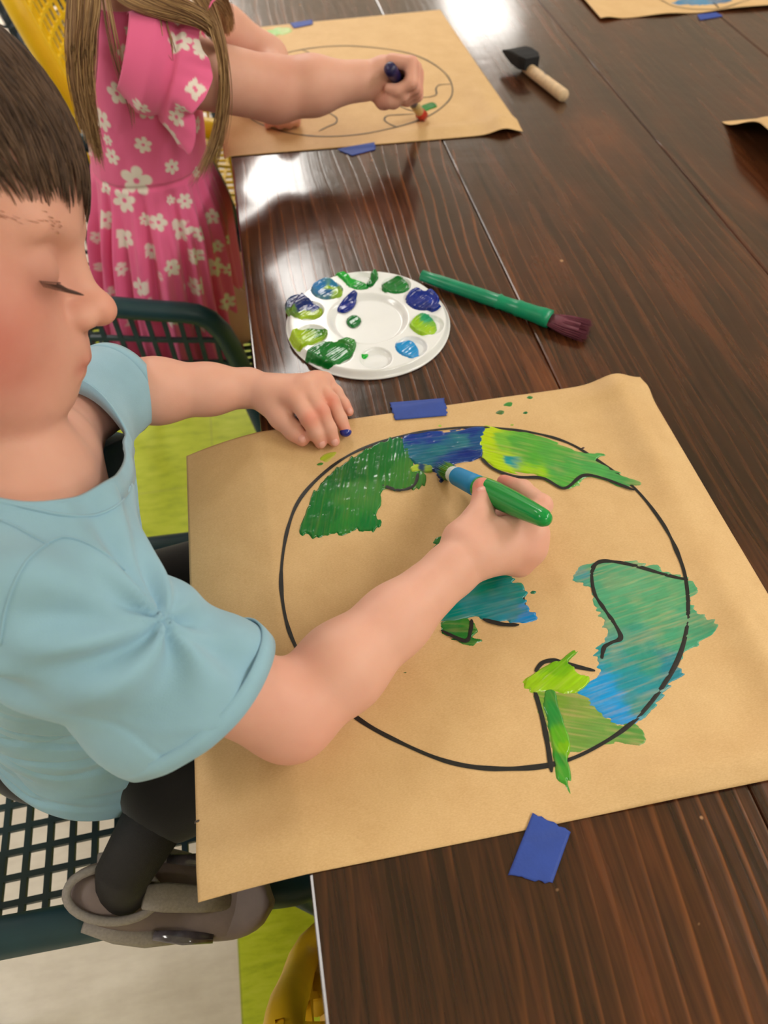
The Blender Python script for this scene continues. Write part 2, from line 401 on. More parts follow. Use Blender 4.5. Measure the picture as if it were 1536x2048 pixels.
# ================================================================== TABLE
PW=.3; TX0=-.031; TY0,TY1=-.30,3.3; NPL=5
tb=thing('wooden_table','long dark-stained plank table with a glossy finish under the painting papers','table',(TX0,0,0))
bm_parts=[]
for i in range(NPL):
    bm_parts.append(box((TX0+PW*(i+.5)+ (0),(TY0+TY1)/2,-.02),(PW-.0006,TY1-TY0,.04),.0022))
obj('tabletop',join(*bm_parts),'wood',tb,smooth=False)
xm=TX0+PW*NPL
obj('apron',join(box((TX0+.09,(TY0+TY1)/2,-.085),(.03,TY1-TY0-.4,.09)),box((xm-.09,(TY0+TY1)/2,-.085),(.03,TY1-TY0-.4,.09)),box(((TX0+xm)/2,TY0+.2,-.085),(xm-TX0-.2,.03,.09)),box(((TX0+xm)/2,TY1-.2,-.085),(xm-TX0-.2,.03,.09))),'wood',tb,smooth=False)
for sx in (TX0+.28,xm-.28):
    for sy in (TY0+.35,TY1-.35): obj('leg',box((sx,sy,-.39),(.08,.08,.70),.004),'wood',tb,smooth=False)

# ================================================================== PAPER SHEETS
TH=.0004
def sheet(name,label,c00,c10,c11,c01,zf,nu=150,nv=140,jit=0,mat='paper'):
    """corners: near-left, near-right, far-right, far-left in table-plane metres"""
    u,v=np.meshgrid(np.linspace(0,1,nu),np.linspace(0,1,nv),indexing='ij'); u=u.ravel()[:,None];v=v.ravel()[:,None]
    c=[np.array(q,float) for q in (c00,c10,c11,c01)]
    xy=c[0]*(1-u)*(1-v)+c[1]*u*(1-v)+c[2]*u*v+c[3]*(1-u)*v
    z=zf(xy[:,0],xy[:,1]); vv=np.column_stack([xy,z])
    return obj(name,solid_sheet(vv,nu,nv,TH),mat,label=label,cat='paper',base=(xy[:,0].mean(),xy[:,1].mean(),0))
def znear(x,y):
    x=np.asarray(x,float);y=np.asarray(y,float)
    z=.0011+.0012*fbm(x*9+3,y*9,5,3)
    o=np.clip(TX0-.001-x,0,1); z=z-.15*o-1.6*o*o                       # droops past the table edge
    ins=sstep(0,.05,x-TX0)
    r=x-.352; hump=.011*np.exp(-((r+.030)/.020)**2)*(1-.55*sstep(.10,.0,np.abs(y-.30)));  z=z+hump*sstep(.10,.16,y)          # right edge curls
    z=z+.009*np.exp(-((y-.112)/.016)**2)*sstep(.13,.22,x)*sstep(.0,.008,y-.09)          # wave along the near edge
    z=z+.004*np.exp(-((y-.470)/.012)**2)*sstep(.24,.31,x)
    z=z+.0035*np.exp(-((y-.118)/.016)**2)*sstep(.05,-.05,x)
    return z
sh1=sheet('kraft_paper','large brown paper sheet with a mostly painted globe, nearest sheet on the table',(-.1035,.0955),(.356,.0965),(.352,.4875),(-.1045,.482),znear,200,180)
def zfar(x,y):
    x=np.asarray(x,float);y=np.asarray(y,float)
    z=.0010+.001*fbm(x*8,y*8,9,3); o=np.clip(TX0-x,0,1); z=z-.3*o
    z=z+.007*np.exp(-((x-.360)/.020)**2)*sstep(1.25,1.04,y)+.003*np.exp(-((y-1.035)/.014)**2)*sstep(.1,.3,x)
    return z
sh2=sheet('kraft_paper','brown paper sheet with an unpainted globe outline, before the child in pink',(-.040,1.012),(.388,1.006),(.376,1.482),(-.045,1.455),zfar)
def z3(x,y): return .0012+.006*np.exp(-((y-1.395)/.02)**2)*sstep(.70,.80,x)*(1-np.exp(-((x-.835)/.05)**2))+.004*np.exp(-((x-.66)/.02)**2)
sh3=sheet('kraft_paper','brown paper sheet cut off by the top right corner, with blue paint',(.648,1.384),(1.10,1.384),(1.10,1.84),(.66,1.84),z3)
def z4(x,y):
    r=np.clip(x-.688,0,1); return .001+.040*np.exp(-((r-.02)/.05)**2)*sstep(.985,.90,y)*sstep(.50,.62,y)+.0
sh4=sheet('kraft_paper','brown paper sheet with a lifted curling corner at the right edge of the photo',(.700,.56),(1.15,.56),(1.15,.985),(.686,.985),z4)

# ---- tools for drawing on the sheets
def onp(px,zf):
    q=P(px[0],px[1],0.001); 
    for _ in range(3): q=P(px[0],px[1],float(zf(q[0],q[1])))
    return q
def stroke(pxs,w,zf,lift=.0004,closed=False,n=8,vary=.25,seed=0):
    p=catmull([onp(q,zf) for q in pxs],n,closed); m=len(p)
    # resample finely
    t,u,wv=frames(p,closed); side=np.stack([-t[:,1],t[:,0],0*t[:,0]],1); side/=np.linalg.norm(side,axis=1)[:,None]
    k=np.arange(m); ww=w*(1+vary*(vn(k*.25,k*0+seed,3)-.5)*2)/2
    if not closed:
        e=np.minimum(k,m-1-k)/2.; ww=ww*np.clip(.35+e*.4,0,1)
    a=p+side*ww[:,None]; b=p-side*ww[:,None]
    for q in (a,b): q[:,2]=zf(q[:,0],q[:,1])+lift
    c=p.copy(); c[:,2]=zf(c[:,0],c[:,1])+lift+.00012
    v=np.stack([a,c,b],1).reshape(-1,3); f=[]
    for i in range(m if closed else m-1):
        j=(i+1)%m
        f+=[(i*3,j*3,j*3+1,i*3+1),(i*3+1,j*3+1,j*3+2,i*3+2)]
    f=[q[::-1] for q in f]
    return v,f
def paint(name,pxs,ctrl,parent,zf,thick=.0006,rag=.002,ang=0.,streak=.25,bump=.0004,res=.0006,mat='paint',label=None,seed=0,under=(214,176,126),smooth_n=3,fine=220):
    poly=catmull([onp(q,zf)[:2] for q in pxs],smooth_n,True)[:,:2]
    lo=poly.min(0)-rag*2-.002; hi=poly.max(0)+rag*2+.002
    nx,ny=((hi-lo)/res).astype(int)+2
    gx,gy=np.meshgrid(lo[0]+np.arange(nx)*res,lo[1]+np.arange(ny)*res,indexing='ij'); x=gx.ravel();y=gy.ravel()
    # ragged outline: bristle marks stretched along the stroke direction
    ca,sa=math.cos(ang),math.sin(ang); s_=x*ca+y*sa; t_=-x*sa+y*ca
    wob=(vn(s_*70,t_*420,seed+1)-.5)*rag*2.0+(fbm(x*120,y*120,seed+2,3)-.45)*rag*1.6
    d=np.full(x.shape,1e9); ins=np.zeros(x.shape,bool); n=len(poly)
    for i in range(n):
        a=poly[i];b=poly[(i+1)%n]; e=b-a; L=e@e+1e-14
        tt=np.clip(((x-a[0])*e[0]+(y-a[1])*e[1])/L,0,1); d=np.minimum(d,np.hypot(x-a[0]-tt*e[0],y-a[1]-tt*e[1]))
        c=((a[1]>y)!=(b[1]>y)); 
        if abs(e[1])>1e-12: ins^=c&(x<e[0]*(y-a[1])/e[1]+a[0])
    sd=np.where(ins,d,-d)+wob
    h=thick*sstep(-.0002,.0014,sd)-.0005*(sd<-.0001)*np.clip(-sd/.0006,0,1)
    st=vn(s_*60,t_*900,seed+5)*.6+vn(s_*30,t_*420,seed+6)*.4
    h=h+bump*(sd>0)*sstep(0,.002,sd)*((st-.5)*1.0+(fbm(x*90,y*90,seed+7,3)-.45)*1.6)
    z=zf(x,y)+.00008+h
    # pigment: blend of picked paint colours plus bristle streaks
    cp=np.array([onp(c[:2],zf)[:2] for c in ctrl]); cc=np.array([S(*c[2]) for c in ctrl])
    wx=x+(fbm(s_*60,t_*200,seed+9,3)-.45)*.016; wy=y+(fbm(s_*60+9,t_*200,seed+10,3)-.45)*.016
    w=np.stack([1/(((wx-p[0])**2+(wy-p[1])**2)/(1 if len(c)<4 else c[3]**2)+1e-6)**2.2 for p,c in zip(cp,ctrl)],1); w/=w.sum(1)[:,None]
    col=w@cc
    k=np.clip((st-.52)*3.2,0,1)*streak; k2=np.clip((fbm(x*60,y*60,seed+12,3)-.45)*2.4,0,1)*streak
    kk=np.clip(k+k2,0,.8)[:,None]; col=col*(1-kk)+S(*under)*kk
    col=col*(1+(vn(s_*90,t_*1200,seed+14)-.5)[:,None]*.22)
    f=gridf(nx,ny); keep=(sd.reshape(-1)[f]>-.0005).any(1); f=f[keep]
    used=np.unique(f); mp=np.full(len(x),-1); mp[used]=np.arange(len(used))
    return obj(name,(np.column_stack([x,y,z])[used],mp[f],np.clip(col[used],0,1)),mat,parent,label=label)
DG=(0,104,44); LIME=(172,212,14); DB=(0,52,160); TEALB=(28,116,140)
MARK=[(563,1140),(578,1050),(610,985),(680,922),(760,885),(860,862),(960,855),(1060,865),(1140,888),(1210,932),(1267,975),(1320,1040),(1352,1100),(1372,1165),(1374,1250),(1348,1335),(1280,1430),(1200,1490),(1110,1528),(1000,1538),(900,1525),(800,1485),(715,1437),(640,1370),(590,1290),(568,1220)]
o=obj('marker_outline',stroke(MARK,.0031,znear,.0005,True,10),'marker',sh1,label='black marker circle of the globe')
for i,(L,w) in enumerate([([(1376,1160),(1330,1150),(1280,1135),(1235,1125),(1200,1124),(1184,1142),(1188,1185),(1208,1218),(1230,1250),(1241,1276),(1222,1286),(1208,1296),(1203,1318)],.0032),
    ([(1190,1342),(1150,1333),(1110,1322),(1085,1326),(1070,1344)],.0034),([(1068,1378),(1084,1435),(1095,1490),(1103,1545)],.0034),
    ([(960,915),(985,938),(1030,955),(1085,958),(1128,978),(1165,953),(1205,958),(1268,982)],.0030),
    ([(765,972),(800,982),(828,972),(836,948)],.0028),([(1034,1166),(1042,1190),(1050,1215)],.0034),([(965,1240),(1005,1250),(1038,1251)],.0032),([(882,1262),(930,1283),(941,1262),(943,1240)],.0028)]):
    obj('marker_line',stroke(L,w,znear,.0013 if i in(3,4,6,7) else .0006,False,10,seed=i),'marker',sh1)
paint('paint_patch',[(598,1062),(606,1035),(620,1000),(642,968),(666,942),(695,922),(725,902),(755,888),(785,876),(812,880),(820,905),(828,930),(846,948),(848,970),(826,982),(800,981),(772,979),(758,990),(765,1010),(748,1030),(764,1044),(742,1062),(712,1060),(688,1070),(658,1066),(633,1078),(612,1072)],
  [(640,1030,(0,112,44)),(700,1030,(40,128,50)),(720,990,(60,132,60)),(760,930,(20,112,44)),(690,950,(0,100,40)),(810,950,(54,126,50)),(820,895,(14,110,60)),(740,1050,(0,118,50))],sh1,znear,.0011,.0022,1.3,.22,.0006,under=(120,140,60),seed=3,label='dark green paint patch')
paint('paint_patch',[(805,872),(850,866),(905,861),(967,854),(962,880),(968,908),(945,922),(915,927),(895,945),(882,966),(872,945),(845,938),(818,918),(806,896)],
  [(820,876,(6,48,150)),(870,872,(4,44,150)),(940,862,(4,44,140)),(830,898,(30,104,140)),(880,900,(30,110,130)),(930,886,(40,116,136)),(960,880,(16,80,140)),(850,918,(26,104,130)),(940,912,(4,40,130)),(900,925,(6,48,136)),(885,955,(2,26,100))],sh1,znear,.0014,.0016,.0,.12,.0009,under=(70,140,160),seed=5,label='dark blue paint patch')
paint('paint_patch',[(965,855),(1000,856),(1040,862),(1080,872),(1120,886),(1165,906),(1190,908),(1212,907),(1195,921),(1236,946),(1282,966),(1266,976),(1232,968),(1192,956),(1165,961),(1140,979),(1112,974),(1090,962),(1062,946),(1020,946),(985,936),(966,916),(955,885)],
  [(975,870,(190,214,20)),(972,900,(176,212,10)),(1000,930,(180,216,14)),(1060,945,(150,206,20)),(1000,880,(120,186,60)),(1040,885,(84,166,64)),(1100,900,(84,166,70)),(1060,915,(84,168,60)),(1120,940,(78,164,76)),(1180,930,(78,164,84)),(1240,955,(74,156,84)),(1130,965,(84,170,70)),(1022,922,(30,150,160),.6),(1010,912,(170,210,20),.8)],sh1,znear,.0009,.002,-.5,.22,.0006,seed=7,label='lime to mid green paint patch')
paint('paint_patch',[(1145,1150),(1185,1124),(1230,1121),(1290,1130),(1340,1144),(1382,1158),(1390,1180),(1384,1205),(1392,1222),(1422,1240),(1428,1262),(1398,1286),(1372,1300),(1360,1322),(1364,1348),(1335,1374),(1310,1410),(1280,1440),(1245,1452),(1215,1436),(1190,1418),(1160,1388),(1178,1366),(1200,1350),(1193,1325),(1190,1305),(1216,1272),(1205,1240),(1190,1210),(1183,1180),(1165,1165)],
  [(1200,1150,(76,160,122)),(1260,1160,(92,166,124)),(1340,1175,(84,162,116)),(1300,1220,(84,162,118)),(1240,1220,(76,160,120)),(1400,1250,(60,152,116)),(1350,1270,(66,156,118)),(1270,1280,(56,150,130)),(1230,1310,(30,146,146)),(1300,1330,(44,146,130)),(1270,1370,(26,142,160)),(1210,1385,(0,150,222),1.1),(1180,1385,(0,150,222),.8),(1240,1436,(0,146,222),1.1),(1280,1410,(40,140,140)),(1345,1345,(20,130,150)),(1170,1150,(60,150,160),.5)],sh1,znear,.00035,.0028,.15,.24,.0004,mat='thinpaint',seed=9,label='blue-green paint patch')
paint('paint_patch',[(1068,1384),(1085,1382),(1120,1384),(1162,1380),(1195,1412),(1235,1448),(1262,1440),(1292,1470),(1275,1488),(1242,1486),(1205,1492),(1160,1502),(1130,1506),(1108,1500),(1086,1440)],
  [(1100,1400,(120,160,50)),(1160,1410,(130,160,70)),(1200,1460,(110,156,70)),(1140,1460,(112,156,64)),(1260,1470,(86,148,64))],sh1,znear,.0003,.0026,-.35,.34,.0003,mat='thinpaint',seed=12,label='thin olive green paint patch')
paint('paint_patch',[(1044,1364),(1058,1348),(1082,1336),(1112,1325),(1158,1301),(1140,1322),(1150,1338),(1176,1356),(1166,1378),(1140,1386),(1100,1384),(1070,1386),(1050,1379)],
  [(1060,1362,(150,196,20)),(1110,1340,(118,182,16)),(1145,1312,(100,170,20)),(1100,1370,(150,204,14)),(1150,1365,(156,208,20))],sh1,znear,.0010,.002,.5,.12,.0008,seed=14,label='lime green paint patch')
paint('paint_patch',[(1092,1382),(1108,1384),(1122,1420),(1138,1470),(1140,1520),(1138,1560),(1141,1588),(1128,1570),(1112,1555),(1106,1510),(1096,1450),(1084,1405)],
  [(1100,1395,(60,140,50)),(1105,1430,(40,140,60)),(1125,1480,(90,170,30)),(1115,1520,(50,145,50)),(1120,1550,(70,156,50)),(1132,1500,(120,180,20))],sh1,znear,.0012,.0012,-1.35,.08,.0006,seed=15,label='green paint stroke')
paint('paint_patch',[(872,1080),(900,1074),(940,1095),(1000,1130),(1045,1132),(1062,1134),(1030,1156),(1046,1180),(1050,1210),(1072,1240),(1035,1248),(990,1242),(940,1238),(895,1244),(860,1215),(850,1150)],
  [(885,1082,(40,124,60)),(960,1160,(0,130,110)),(1040,1140,(40,140,90)),(1010,1180,(0,132,130)),(940,1210,(14,132,140)),(1020,1215,(6,132,150)),(1058,1238,(0,130,205)),(900,1220,(0,128,120))],sh1,znear,.0009,.003,.1,.10,.0006,seed=17,label='teal paint patch')
paint('paint_patch',[(878,1262),(892,1240),(915,1238),(945,1240),(955,1256),(948,1272),(960,1282),(935,1284),(905,1277)],[(900,1258,(10,120,50)),(935,1262,(20,116,40)),(930,1248,(60,130,50))],sh1,znear,.0007,.0024,-.2,.14,.0004,seed=18,label='dark green paint patch below the teal')
paint('paint_patch',[(818,938),(832,928),(850,928),(866,934),(862,944),(840,944),(824,946)],[(826,938,(170,200,60)),(845,936,(10,60,110),1.3),(860,938,(150,180,60)),(835,944,(170,200,60))],sh1,znear,.0016,.0008,0,.02,.0004,seed=19)
for k,(x,y,r,c) in enumerate([(1000,825,8,DG),(1016,809,9,(60,140,60)),(1051,826,5,DG),(1059,795,6,(50,130,60)),(1024,850,4,(150,180,60)),(880,852,4,(150,190,40)),(1166,896,2.5,(60,20,30)),(640,928,6,(60,130,40)),(395,1642,2.5,(60,50,50)),(810,1345,4,(90,110,50)),(1060,1136,8,(60,130,70)),(1066,1185,5,(30,120,90))]):
    paint('paint_speck',[(x-r,y+r*.2),(x-r*.2,y-r*.5),(x+r,y-r*.3),(x+r*.5,y+r*.45)],[(x,y,c)],sh1,znear,.0005,.0006,.3,.1,.0002,seed=30+k,mat='thinpaint')
paint('paint_smear',[(640,918),(655,906),(675,904),(664,916),(652,924)],[(655,914,(170,190,40))],sh1,znear,.0002,.0008,.5,.4,.0002,seed=50,mat='thinpaint',label='lime paint smear')
# the far sheet
FC=[(905,185),(893,150),(850,119),(790,101),(690,92),(600,100),(540,118),(495,140),(470,170),(475,205),(505,240),(560,262),(620,272),(690,272),(760,262),(840,240),(885,214)]
obj('marker_outline',stroke(FC,.0026,zfar,.0005,True,10),'pencil',sh2,label='thin dark circle of the globe')
for L in ([(905,169),(880,170),(872,178),(872,190),(852,195),(820,195),(800,199),(792,206),(806,216),(830,224)],[(835,228),(800,230),(775,232),(769,240),(778,248),(795,255)],[(815,124),(828,126),(836,133),(830,139),(820,139)],[(655,225),(672,235),(672,246),(655,254),(637,263)],[(604,100),(622,108),(630,118),(628,126)]):
    obj('marker_line',stroke(L,.0022,zfar,.0006,False,8),'pencil',sh2)
paint('paint_smear',[(520,68),(545,58),(575,55),(585,64),(560,70),(535,77)],[(545,66,(120,190,80)),(570,60,(170,200,120))],sh2,zfar,.0004,.003,.3,.45,.0003,seed=61,label='pale green paint smear',mat='thinpaint')
paint('paint_smear',[(842,214),(850,209),(862,205),(872,208),(872,214),(860,219),(848,223)],[(866,210,(0,120,40)),(848,217,(20,130,50))],sh2,zfar,.0012,.0008,.3,.02,.0003,seed=62,label='small dark green paint dab')
paint('paint_smear',[(836,230),(846,226),(856,229),(850,238),(840,238)],[(846,232,(190,60,40))],sh2,zfar,.0006,.0008,.3,.1,.0003,seed=63,label='small red paint dab')
# top right sheet: blue paint and outline
paint('paint_patch',[(1343,6),(1370,-2),(1410,-6),(1460,-4),(1450,6),(1400,10),(1360,9)],[(1360,4,(50,130,180)),(1400,0,(60,140,190)),(1440,0,(40,110,160))],sh3,z3,.0005,.003,.1,.3,.0003,seed=70,mat='thinpaint',label='blue paint patch')
obj('marker_line',stroke([(1300,-12),(1325,2),(1352,14),(1395,19),(1440,17),(1480,6),(1510,-8)],.0022,z3,.0006,False,8),'pencil',sh3)
obj('marker_line',stroke([(1425,5),(1437,17)],.0030,z3,.0007,False,8),'marker',sh3)

# ================================================================== MASKING TAPE
def tape(label,pxs,zf,jag):
    """torn strip: px outline a,b (torn end) c,d"""
    q=[onp(p,zf) for p in pxs]; nu,nv=26,14; V_=[]
    for i in range(nu):
        u=i/(nu-1)
        for j in range(nv):
            v=j/(nv-1)
            p=(q[0]*(1-u)+q[1]*u)*(1-v)+(q[3]*(1-u)+q[2]*u)*v
            d=(q[1]-q[0]); 
            if i==0: p=p-d*(jag*(vn(j*1.1,0,1)-.5)*2)
            if i==nu-1: p=p+d*(jag*(vn(j*1.1,5,2)-.5)*2)
            V_.append(p)
    V_=np.array(V_); z=zf(V_[:,0],V_[:,1]); V_[:,2]=z+.0007+.0002*fbm(V_[:,0]*200,V_[:,1]*200,3,2)
    return obj('masking_tape',solid_sheet(V_,nu,nv,.00025),'tape',label=label,cat='tape')
def zt1(x,y): y=np.asarray(y,float); k=sstep(.0875,.0935,y)*(1-sstep(.490,.495,y)); return .0004+(znear(x,y)+.0004-.0004)*k
def zt2(x,y): y=np.asarray(y,float); k=sstep(1.000,1.008,y)*(1-sstep(1.478,1.486,y)); return .0004+(zfar(x,y)+.0002)*k
def zt3(x,y): return np.where(np.asarray(y)>1.384,z3(x,y),.0004)
tape('blue tape piece on the far edge of the large painted sheet, near the palette',[(779,806),(888,797),(895,832),(790,841)],zt1,.02)
tape('largest blue tape piece, on the near edge of the large painted sheet',[(1065,1626),(1016,1750),(1104,1768),(1141,1664)],zt1,.02)
tape('blue tape piece on the near edge of the unpainted sheet',[(674,299),(749,285),(751,300),(704,312)],zt2,.02)
tape('blue tape piece on the far edge of the unpainted sheet',[(580,47),(624,40),(626,49),(588,57)],zt2,.02)
tape('blue tape piece on the sheet at the top right corner',[(1394,30),(1434,21),(1446,33),(1400,41)],zt3,.02)

# ================================================================== PALETTE
PC=V(.0965,.6220); PR=.0885
pal=thing('paint_palette','round white plastic paint palette with green and blue paints on the table','palette',(PC[0],PC[1],0))
wellpx=[(607,617),(652,580),(706,562),(792,573),(843,600),(852,650),(820,698),(751,717),(668,705),(612,674)]
ZR=.0095
wells=[]
for w in wellpx:
    q=P(w[0],w[1],ZR-.001); wells.append((q[0],q[1]))
# regular ring of ten wells fitted to those positions
angs=[math.atan2(w[1]-PC[1],w[0]-PC[0]) for w in wells]; a0=np.mean([(a-k*2*PI/10*-1)%(2*PI) if False else 0 for k,a in enumerate(angs)])
ph=np.angle(np.mean([np.exp(1j*(a+k*2*PI/10)) for k,a in enumerate(angs)]))
wells=[(PC[0]+.0655*math.cos(ph-k*2*PI/10),PC[1]+.0655*math.sin(ph-k*2*PI/10)) for k in range(10)]
WR=.0165
def zpal(x,y):
    x=np.asarray(x,float);y=np.asarray(y,float); r=np.hypot(x-PC[0],y-PC[1])
    z=ZR-.0055*(1-sstep(.036,.044,r))                          # shallow mixing dish
    for a,b in wells:
        d=np.hypot(x-a,y-b)/WR; z=np.where(d<1,np.minimum(z,ZR-.0062*np.sqrt(np.clip(1-d*d,0,1))),z)
    z=z-.0070*sstep(PR-.006,PR,r)*1.0
    return z
nr,na=110,240
rr=np.linspace(0,PR,nr)[:,None]; aa=(np.arange(na)/na*2*PI)[None]
# two grids give crisp wells: use cartesian grid clipped to the disc
res=.0007; nn=int(2*PR/res)+3; gx,gy=np.meshgrid(PC[0]-PR+np.arange(nn)*res,PC[1]-PR+np.arange(nn)*res,indexing='ij')
dx,dy=gx-PC[0],gy-PC[1]; r=np.hypot(dx,dy); sc=np.where(r>PR,PR/np.maximum(r,1e-9),1); gx=PC[0]+dx*sc; gy=PC[1]+dy*sc
f=gridf(nn,nn); keep=(r.ravel()[f]<PR+res*.2).any(1)&((r.ravel()[f]<PR+res*1.6).all(1)); f=f[keep]
v=np.column_stack([gx.ravel(),gy.ravel(),zpal(gx.ravel(),gy.ravel())]); used=np.unique(f); mp=np.full(len(v),-1); mp[used]=np.arange(len(used))
obj('dish',(v[used],mp[f]),'plastic',pal)
an=np.arange(160)/160*2*PI; prof=[(PR-.0012,.0026),(PR,.0022),(PR-.0002,.0008),(PR-.004,.0005),(PR-.012,.0060),(.05,.0045),(.046,.0004),(.001,.0004)]
v=np.array([[PC[0]+a*math.cos(t),PC[1]+a*math.sin(t),z] for a,z in prof for t in an]); nf=len(prof)
obj('underside',(v,[(i*160+j,(i+1)*160+j,(i+1)*160+(j+1)%160,i*160+(j+1)%160)[::-1] for i in range(nf-1) for j in range(160)]),'plastic',pal)
def blob(pxs,ctrl,th=.0035,sd=0,name='paint_dab',label=None,rag=.0006,streak=.0):
    c=np.mean([onp(q,zpal)[:2] for q in pxs],0)
    def zf(x,y): return zpal(x,y)
    poly=[q for q in pxs]
    return paint(name,poly,ctrl,pal,lambda x,y:np.maximum(zpal(x,y)+.0003,np.where(np.hypot(np.asarray(x)-c[0],np.asarray(y)-c[1])<.03,ZR-.0042,0)),th,rag,.6,streak,.0009,.0006,seed=sd,under=(150,190,80),label=label,smooth_n=4)
blob([(576,600),(600,592),(622,602),(643,618),(640,634),(612,638),(590,634),(572,622)],[(600,602,(6,36,110)),(625,620,(8,44,130)),(585,625,(90,130,40)),(610,634,(160,190,40)),(636,630,(150,180,30)),(600,616,(10,40,110))],.0035,1,label='navy and lime paint dab')
blob([(622,580),(640,564),(665,562),(683,578),(680,594),(655,600),(634,596)],[(640,576,(40,120,190)),(668,572,(40,130,180)),(652,588,(20,90,150)),(660,580,(150,190,30)),(676,592,(140,180,30))],.0035,2,label='light blue paint dab with a lime streak')
blob([(671,552),(684,548),(698,556),(725,566),(735,575),(722,582),(700,576),(690,564)],[(684,553,(10,170,50)),(710,566,(14,166,50)),(728,574,(10,140,50))],.0030,3,label='bright green paint dab')
blob([(742,548),(750,544),(756,552),(750,566),(740,574),(732,570),(740,560)],[(748,552,(10,120,50)),(738,568,(6,110,45))],.0026,4,label='narrow dark green paint dab')
blob([(764,572),(775,562),(796,558),(814,566),(817,578),(806,588),(784,588),(768,584)],[(790,572,(8,108,40)),(806,578,(6,120,44))],.0035,5,label='round dark green paint dab')
blob([(812,592),(828,580),(850,582),(872,592),(880,612),(866,622),(840,622),(818,612)],[(840,600,(6,40,140)),(866,600,(10,50,160)),(850,614,(4,36,120))],.0035,6,label='navy blue paint dab',rag=.0014)
blob([(820,650),(832,634),(850,628),(866,634),(874,656),(866,670),(842,670),(826,660)],[(836,654,(150,195,30)),(860,664,(160,200,30)),(852,636,(40,160,110)),(858,642,(30,150,110)),(866,655,(120,180,60))],.0030,7,label='lime and green paint dab')
blob([(792,686),(806,682),(822,684),(836,698),(836,712),(822,718),(804,710),(793,700)],[(808,694,(20,140,210)),(826,708,(30,144,214))],.0030,8,label='sky blue paint dab')
blob([(724,706),(730,704),(736,708),(732,716),(726,716)],[(730,710,(10,176,50))],.0016,9,name='paint_dab',label='tiny bright green paint dab')
blob([(610,712),(640,690),(675,684),(706,682),(712,690),(706,706),(690,722),(664,731),(636,728)],[(640,712,(6,110,40)),(690,696,(10,120,44)),(670,716,(8,116,44)),(695,690,(60,140,60))],.0036,10,label='large dark green paint dab')
blob([(580,674),(600,658),(624,654),(650,658),(654,668),(640,682),(618,692),(600,697),(584,688)],[(600,676,(160,190,30)),(625,680,(150,186,24)),(636,664,(30,110,40),.7),(640,672,(60,130,30),.7)],.0034,11,label='lime paint dab')
blob([(676,612),(690,596),(706,582),(713,586),(710,604),(706,614),(690,624),(678,622)],[(690,612,(4,36,140)),(706,592,(8,40,130))],.0022,12,label='navy paint smear in the middle dish')
blob([(695,640),(704,632),(716,634),(720,642),(712,652),(700,652)],[(707,642,(6,110,50))],.0020,13,label='small green drop in the middle dish')

# ================================================================== BRUSHES AND SPONGE
def bristles(a,b,ra,rb,n,jit,r0=.0005,seed=1,flat=1.):
    g=np.random.default_rng(seed); d=unit(b-a); u=unit(np.cross(d,[0,0,1.])); w=np.cross(u,d); L=np.linalg.norm(b-a); ms=[]
    for i in range(n):
        t=2*PI*g.random(); q=math.sqrt(g.random()); o=u*math.cos(t)*q+w*math.sin(t)*q*flat
        e=b+o*rb-d*L*g.random()*.12+np.array([g.normal(),g.normal(),g.normal()*.3])*jit
        s_=a+o*ra; m=s_*.5+e*.5+o*(.25*(rb-ra)); ms.append(tube([s_,m,e],[r0,r0*.9,r0*.3],4,False))
    return join(*ms)
# the long green brush lying behind the palette
a=P(843,552,.0075); b=P(1100,640,.0085); d=unit(b-a); L=np.linalg.norm(b-a)
gb=thing('paintbrush','long worn green plastic paintbrush with maroon bristles lying beside the palette','paintbrush',P(970,600,0))
prof=[(0,.0045),(.004,.0062),(.10,.0062),(.14,.0068),(.30,.0072),(.50,.0078),(.60,.0076),(.615,.0088),(.64,.0076),(.74,.0080),(.76,.0092),(.79,.0086),(.90,.0090),(.94,.0098),(1,.0100)]
obj('handle',tube([a+d*L*t+V(0,0,.001) for t,_ in prof],[r_ for _,r_ in prof],20),'green_pl',gb)
c2=P(1178,662,.006)
obj('bristles',join(tube([b-d*.004,b+(c2-b)*.3,b+(c2-b)*.75],[.0088,.0095,.010],14,flat=.6),bristles(b-d*.004,c2,.0085,.0165,420,.0012,.00055,3,.42)),'purple',gb,label='maroon bristles')
# foam brush
fb=thing('foam_brush','black foam brush with a short pale wooden handle on the far part of the table','foam brush',P(1075,150,0))
h0=P(1058,138,.009); h1=P(1128,192,.009); d=unit(h1-h0); u=unit(np.cross(d,[0,0,1.]))
obj('handle',tube([h0-d*.02,h0,h1-d*.002,h1],[.0078,.0085,.0092,.0085],18),'rawwood',fb)
for t,cc in ((.38,'indigo'),(.62,'redpaint'),(.70,'redpaint')):
    q=h0+(h1-h0)*t; obj('paint_mark',tube([q-d*.003,q+d*.003],[.0098,.0098],18,False),cc,fb) if False else None
q=h0+(h1-h0)*.66
obj('paint_mark',join(*[tube([q+V(0,0,.0072)+u*s_*.0035-d*(.004-s_*.001),q+V(0,0,.0076)+u*s_*.0015+d*.004],[.0013,.0010],6) for s_ in (-1,.3)]),'redpaint',fb,label='red paint mark')
q=h0+(h1-h0)*.42
obj('paint_mark',tube([q+V(0,0,.0075)-d*.005-u*.003,q+V(0,0,.0075)+d*.006-u*.001],[.0015,.0012],6),'indigo',fb,label='dark blue paint mark')
fv=[];fd=-d; 
for t,w,h in ((-.012,.013,.0085),(0,.0185,.0095),(.022,.0195,.0085),(.040,.0195,.0050),(.046,.0195,.0014)):
    for su,sz in ((-1,-1),(-.93,-1),(.93,-1),(1,-1),(1,1),(.93,1),(-.93,1),(-1,1)):
        fv.append(h0-d*.006+fd*(t+ (su*.004 if t>.04 else 0))+u*w*su*(.98 if abs(su)==1 else 1)+V(0,0,.010+h*sz*(.75 if abs(su)==1 else 1)))
ff=[]
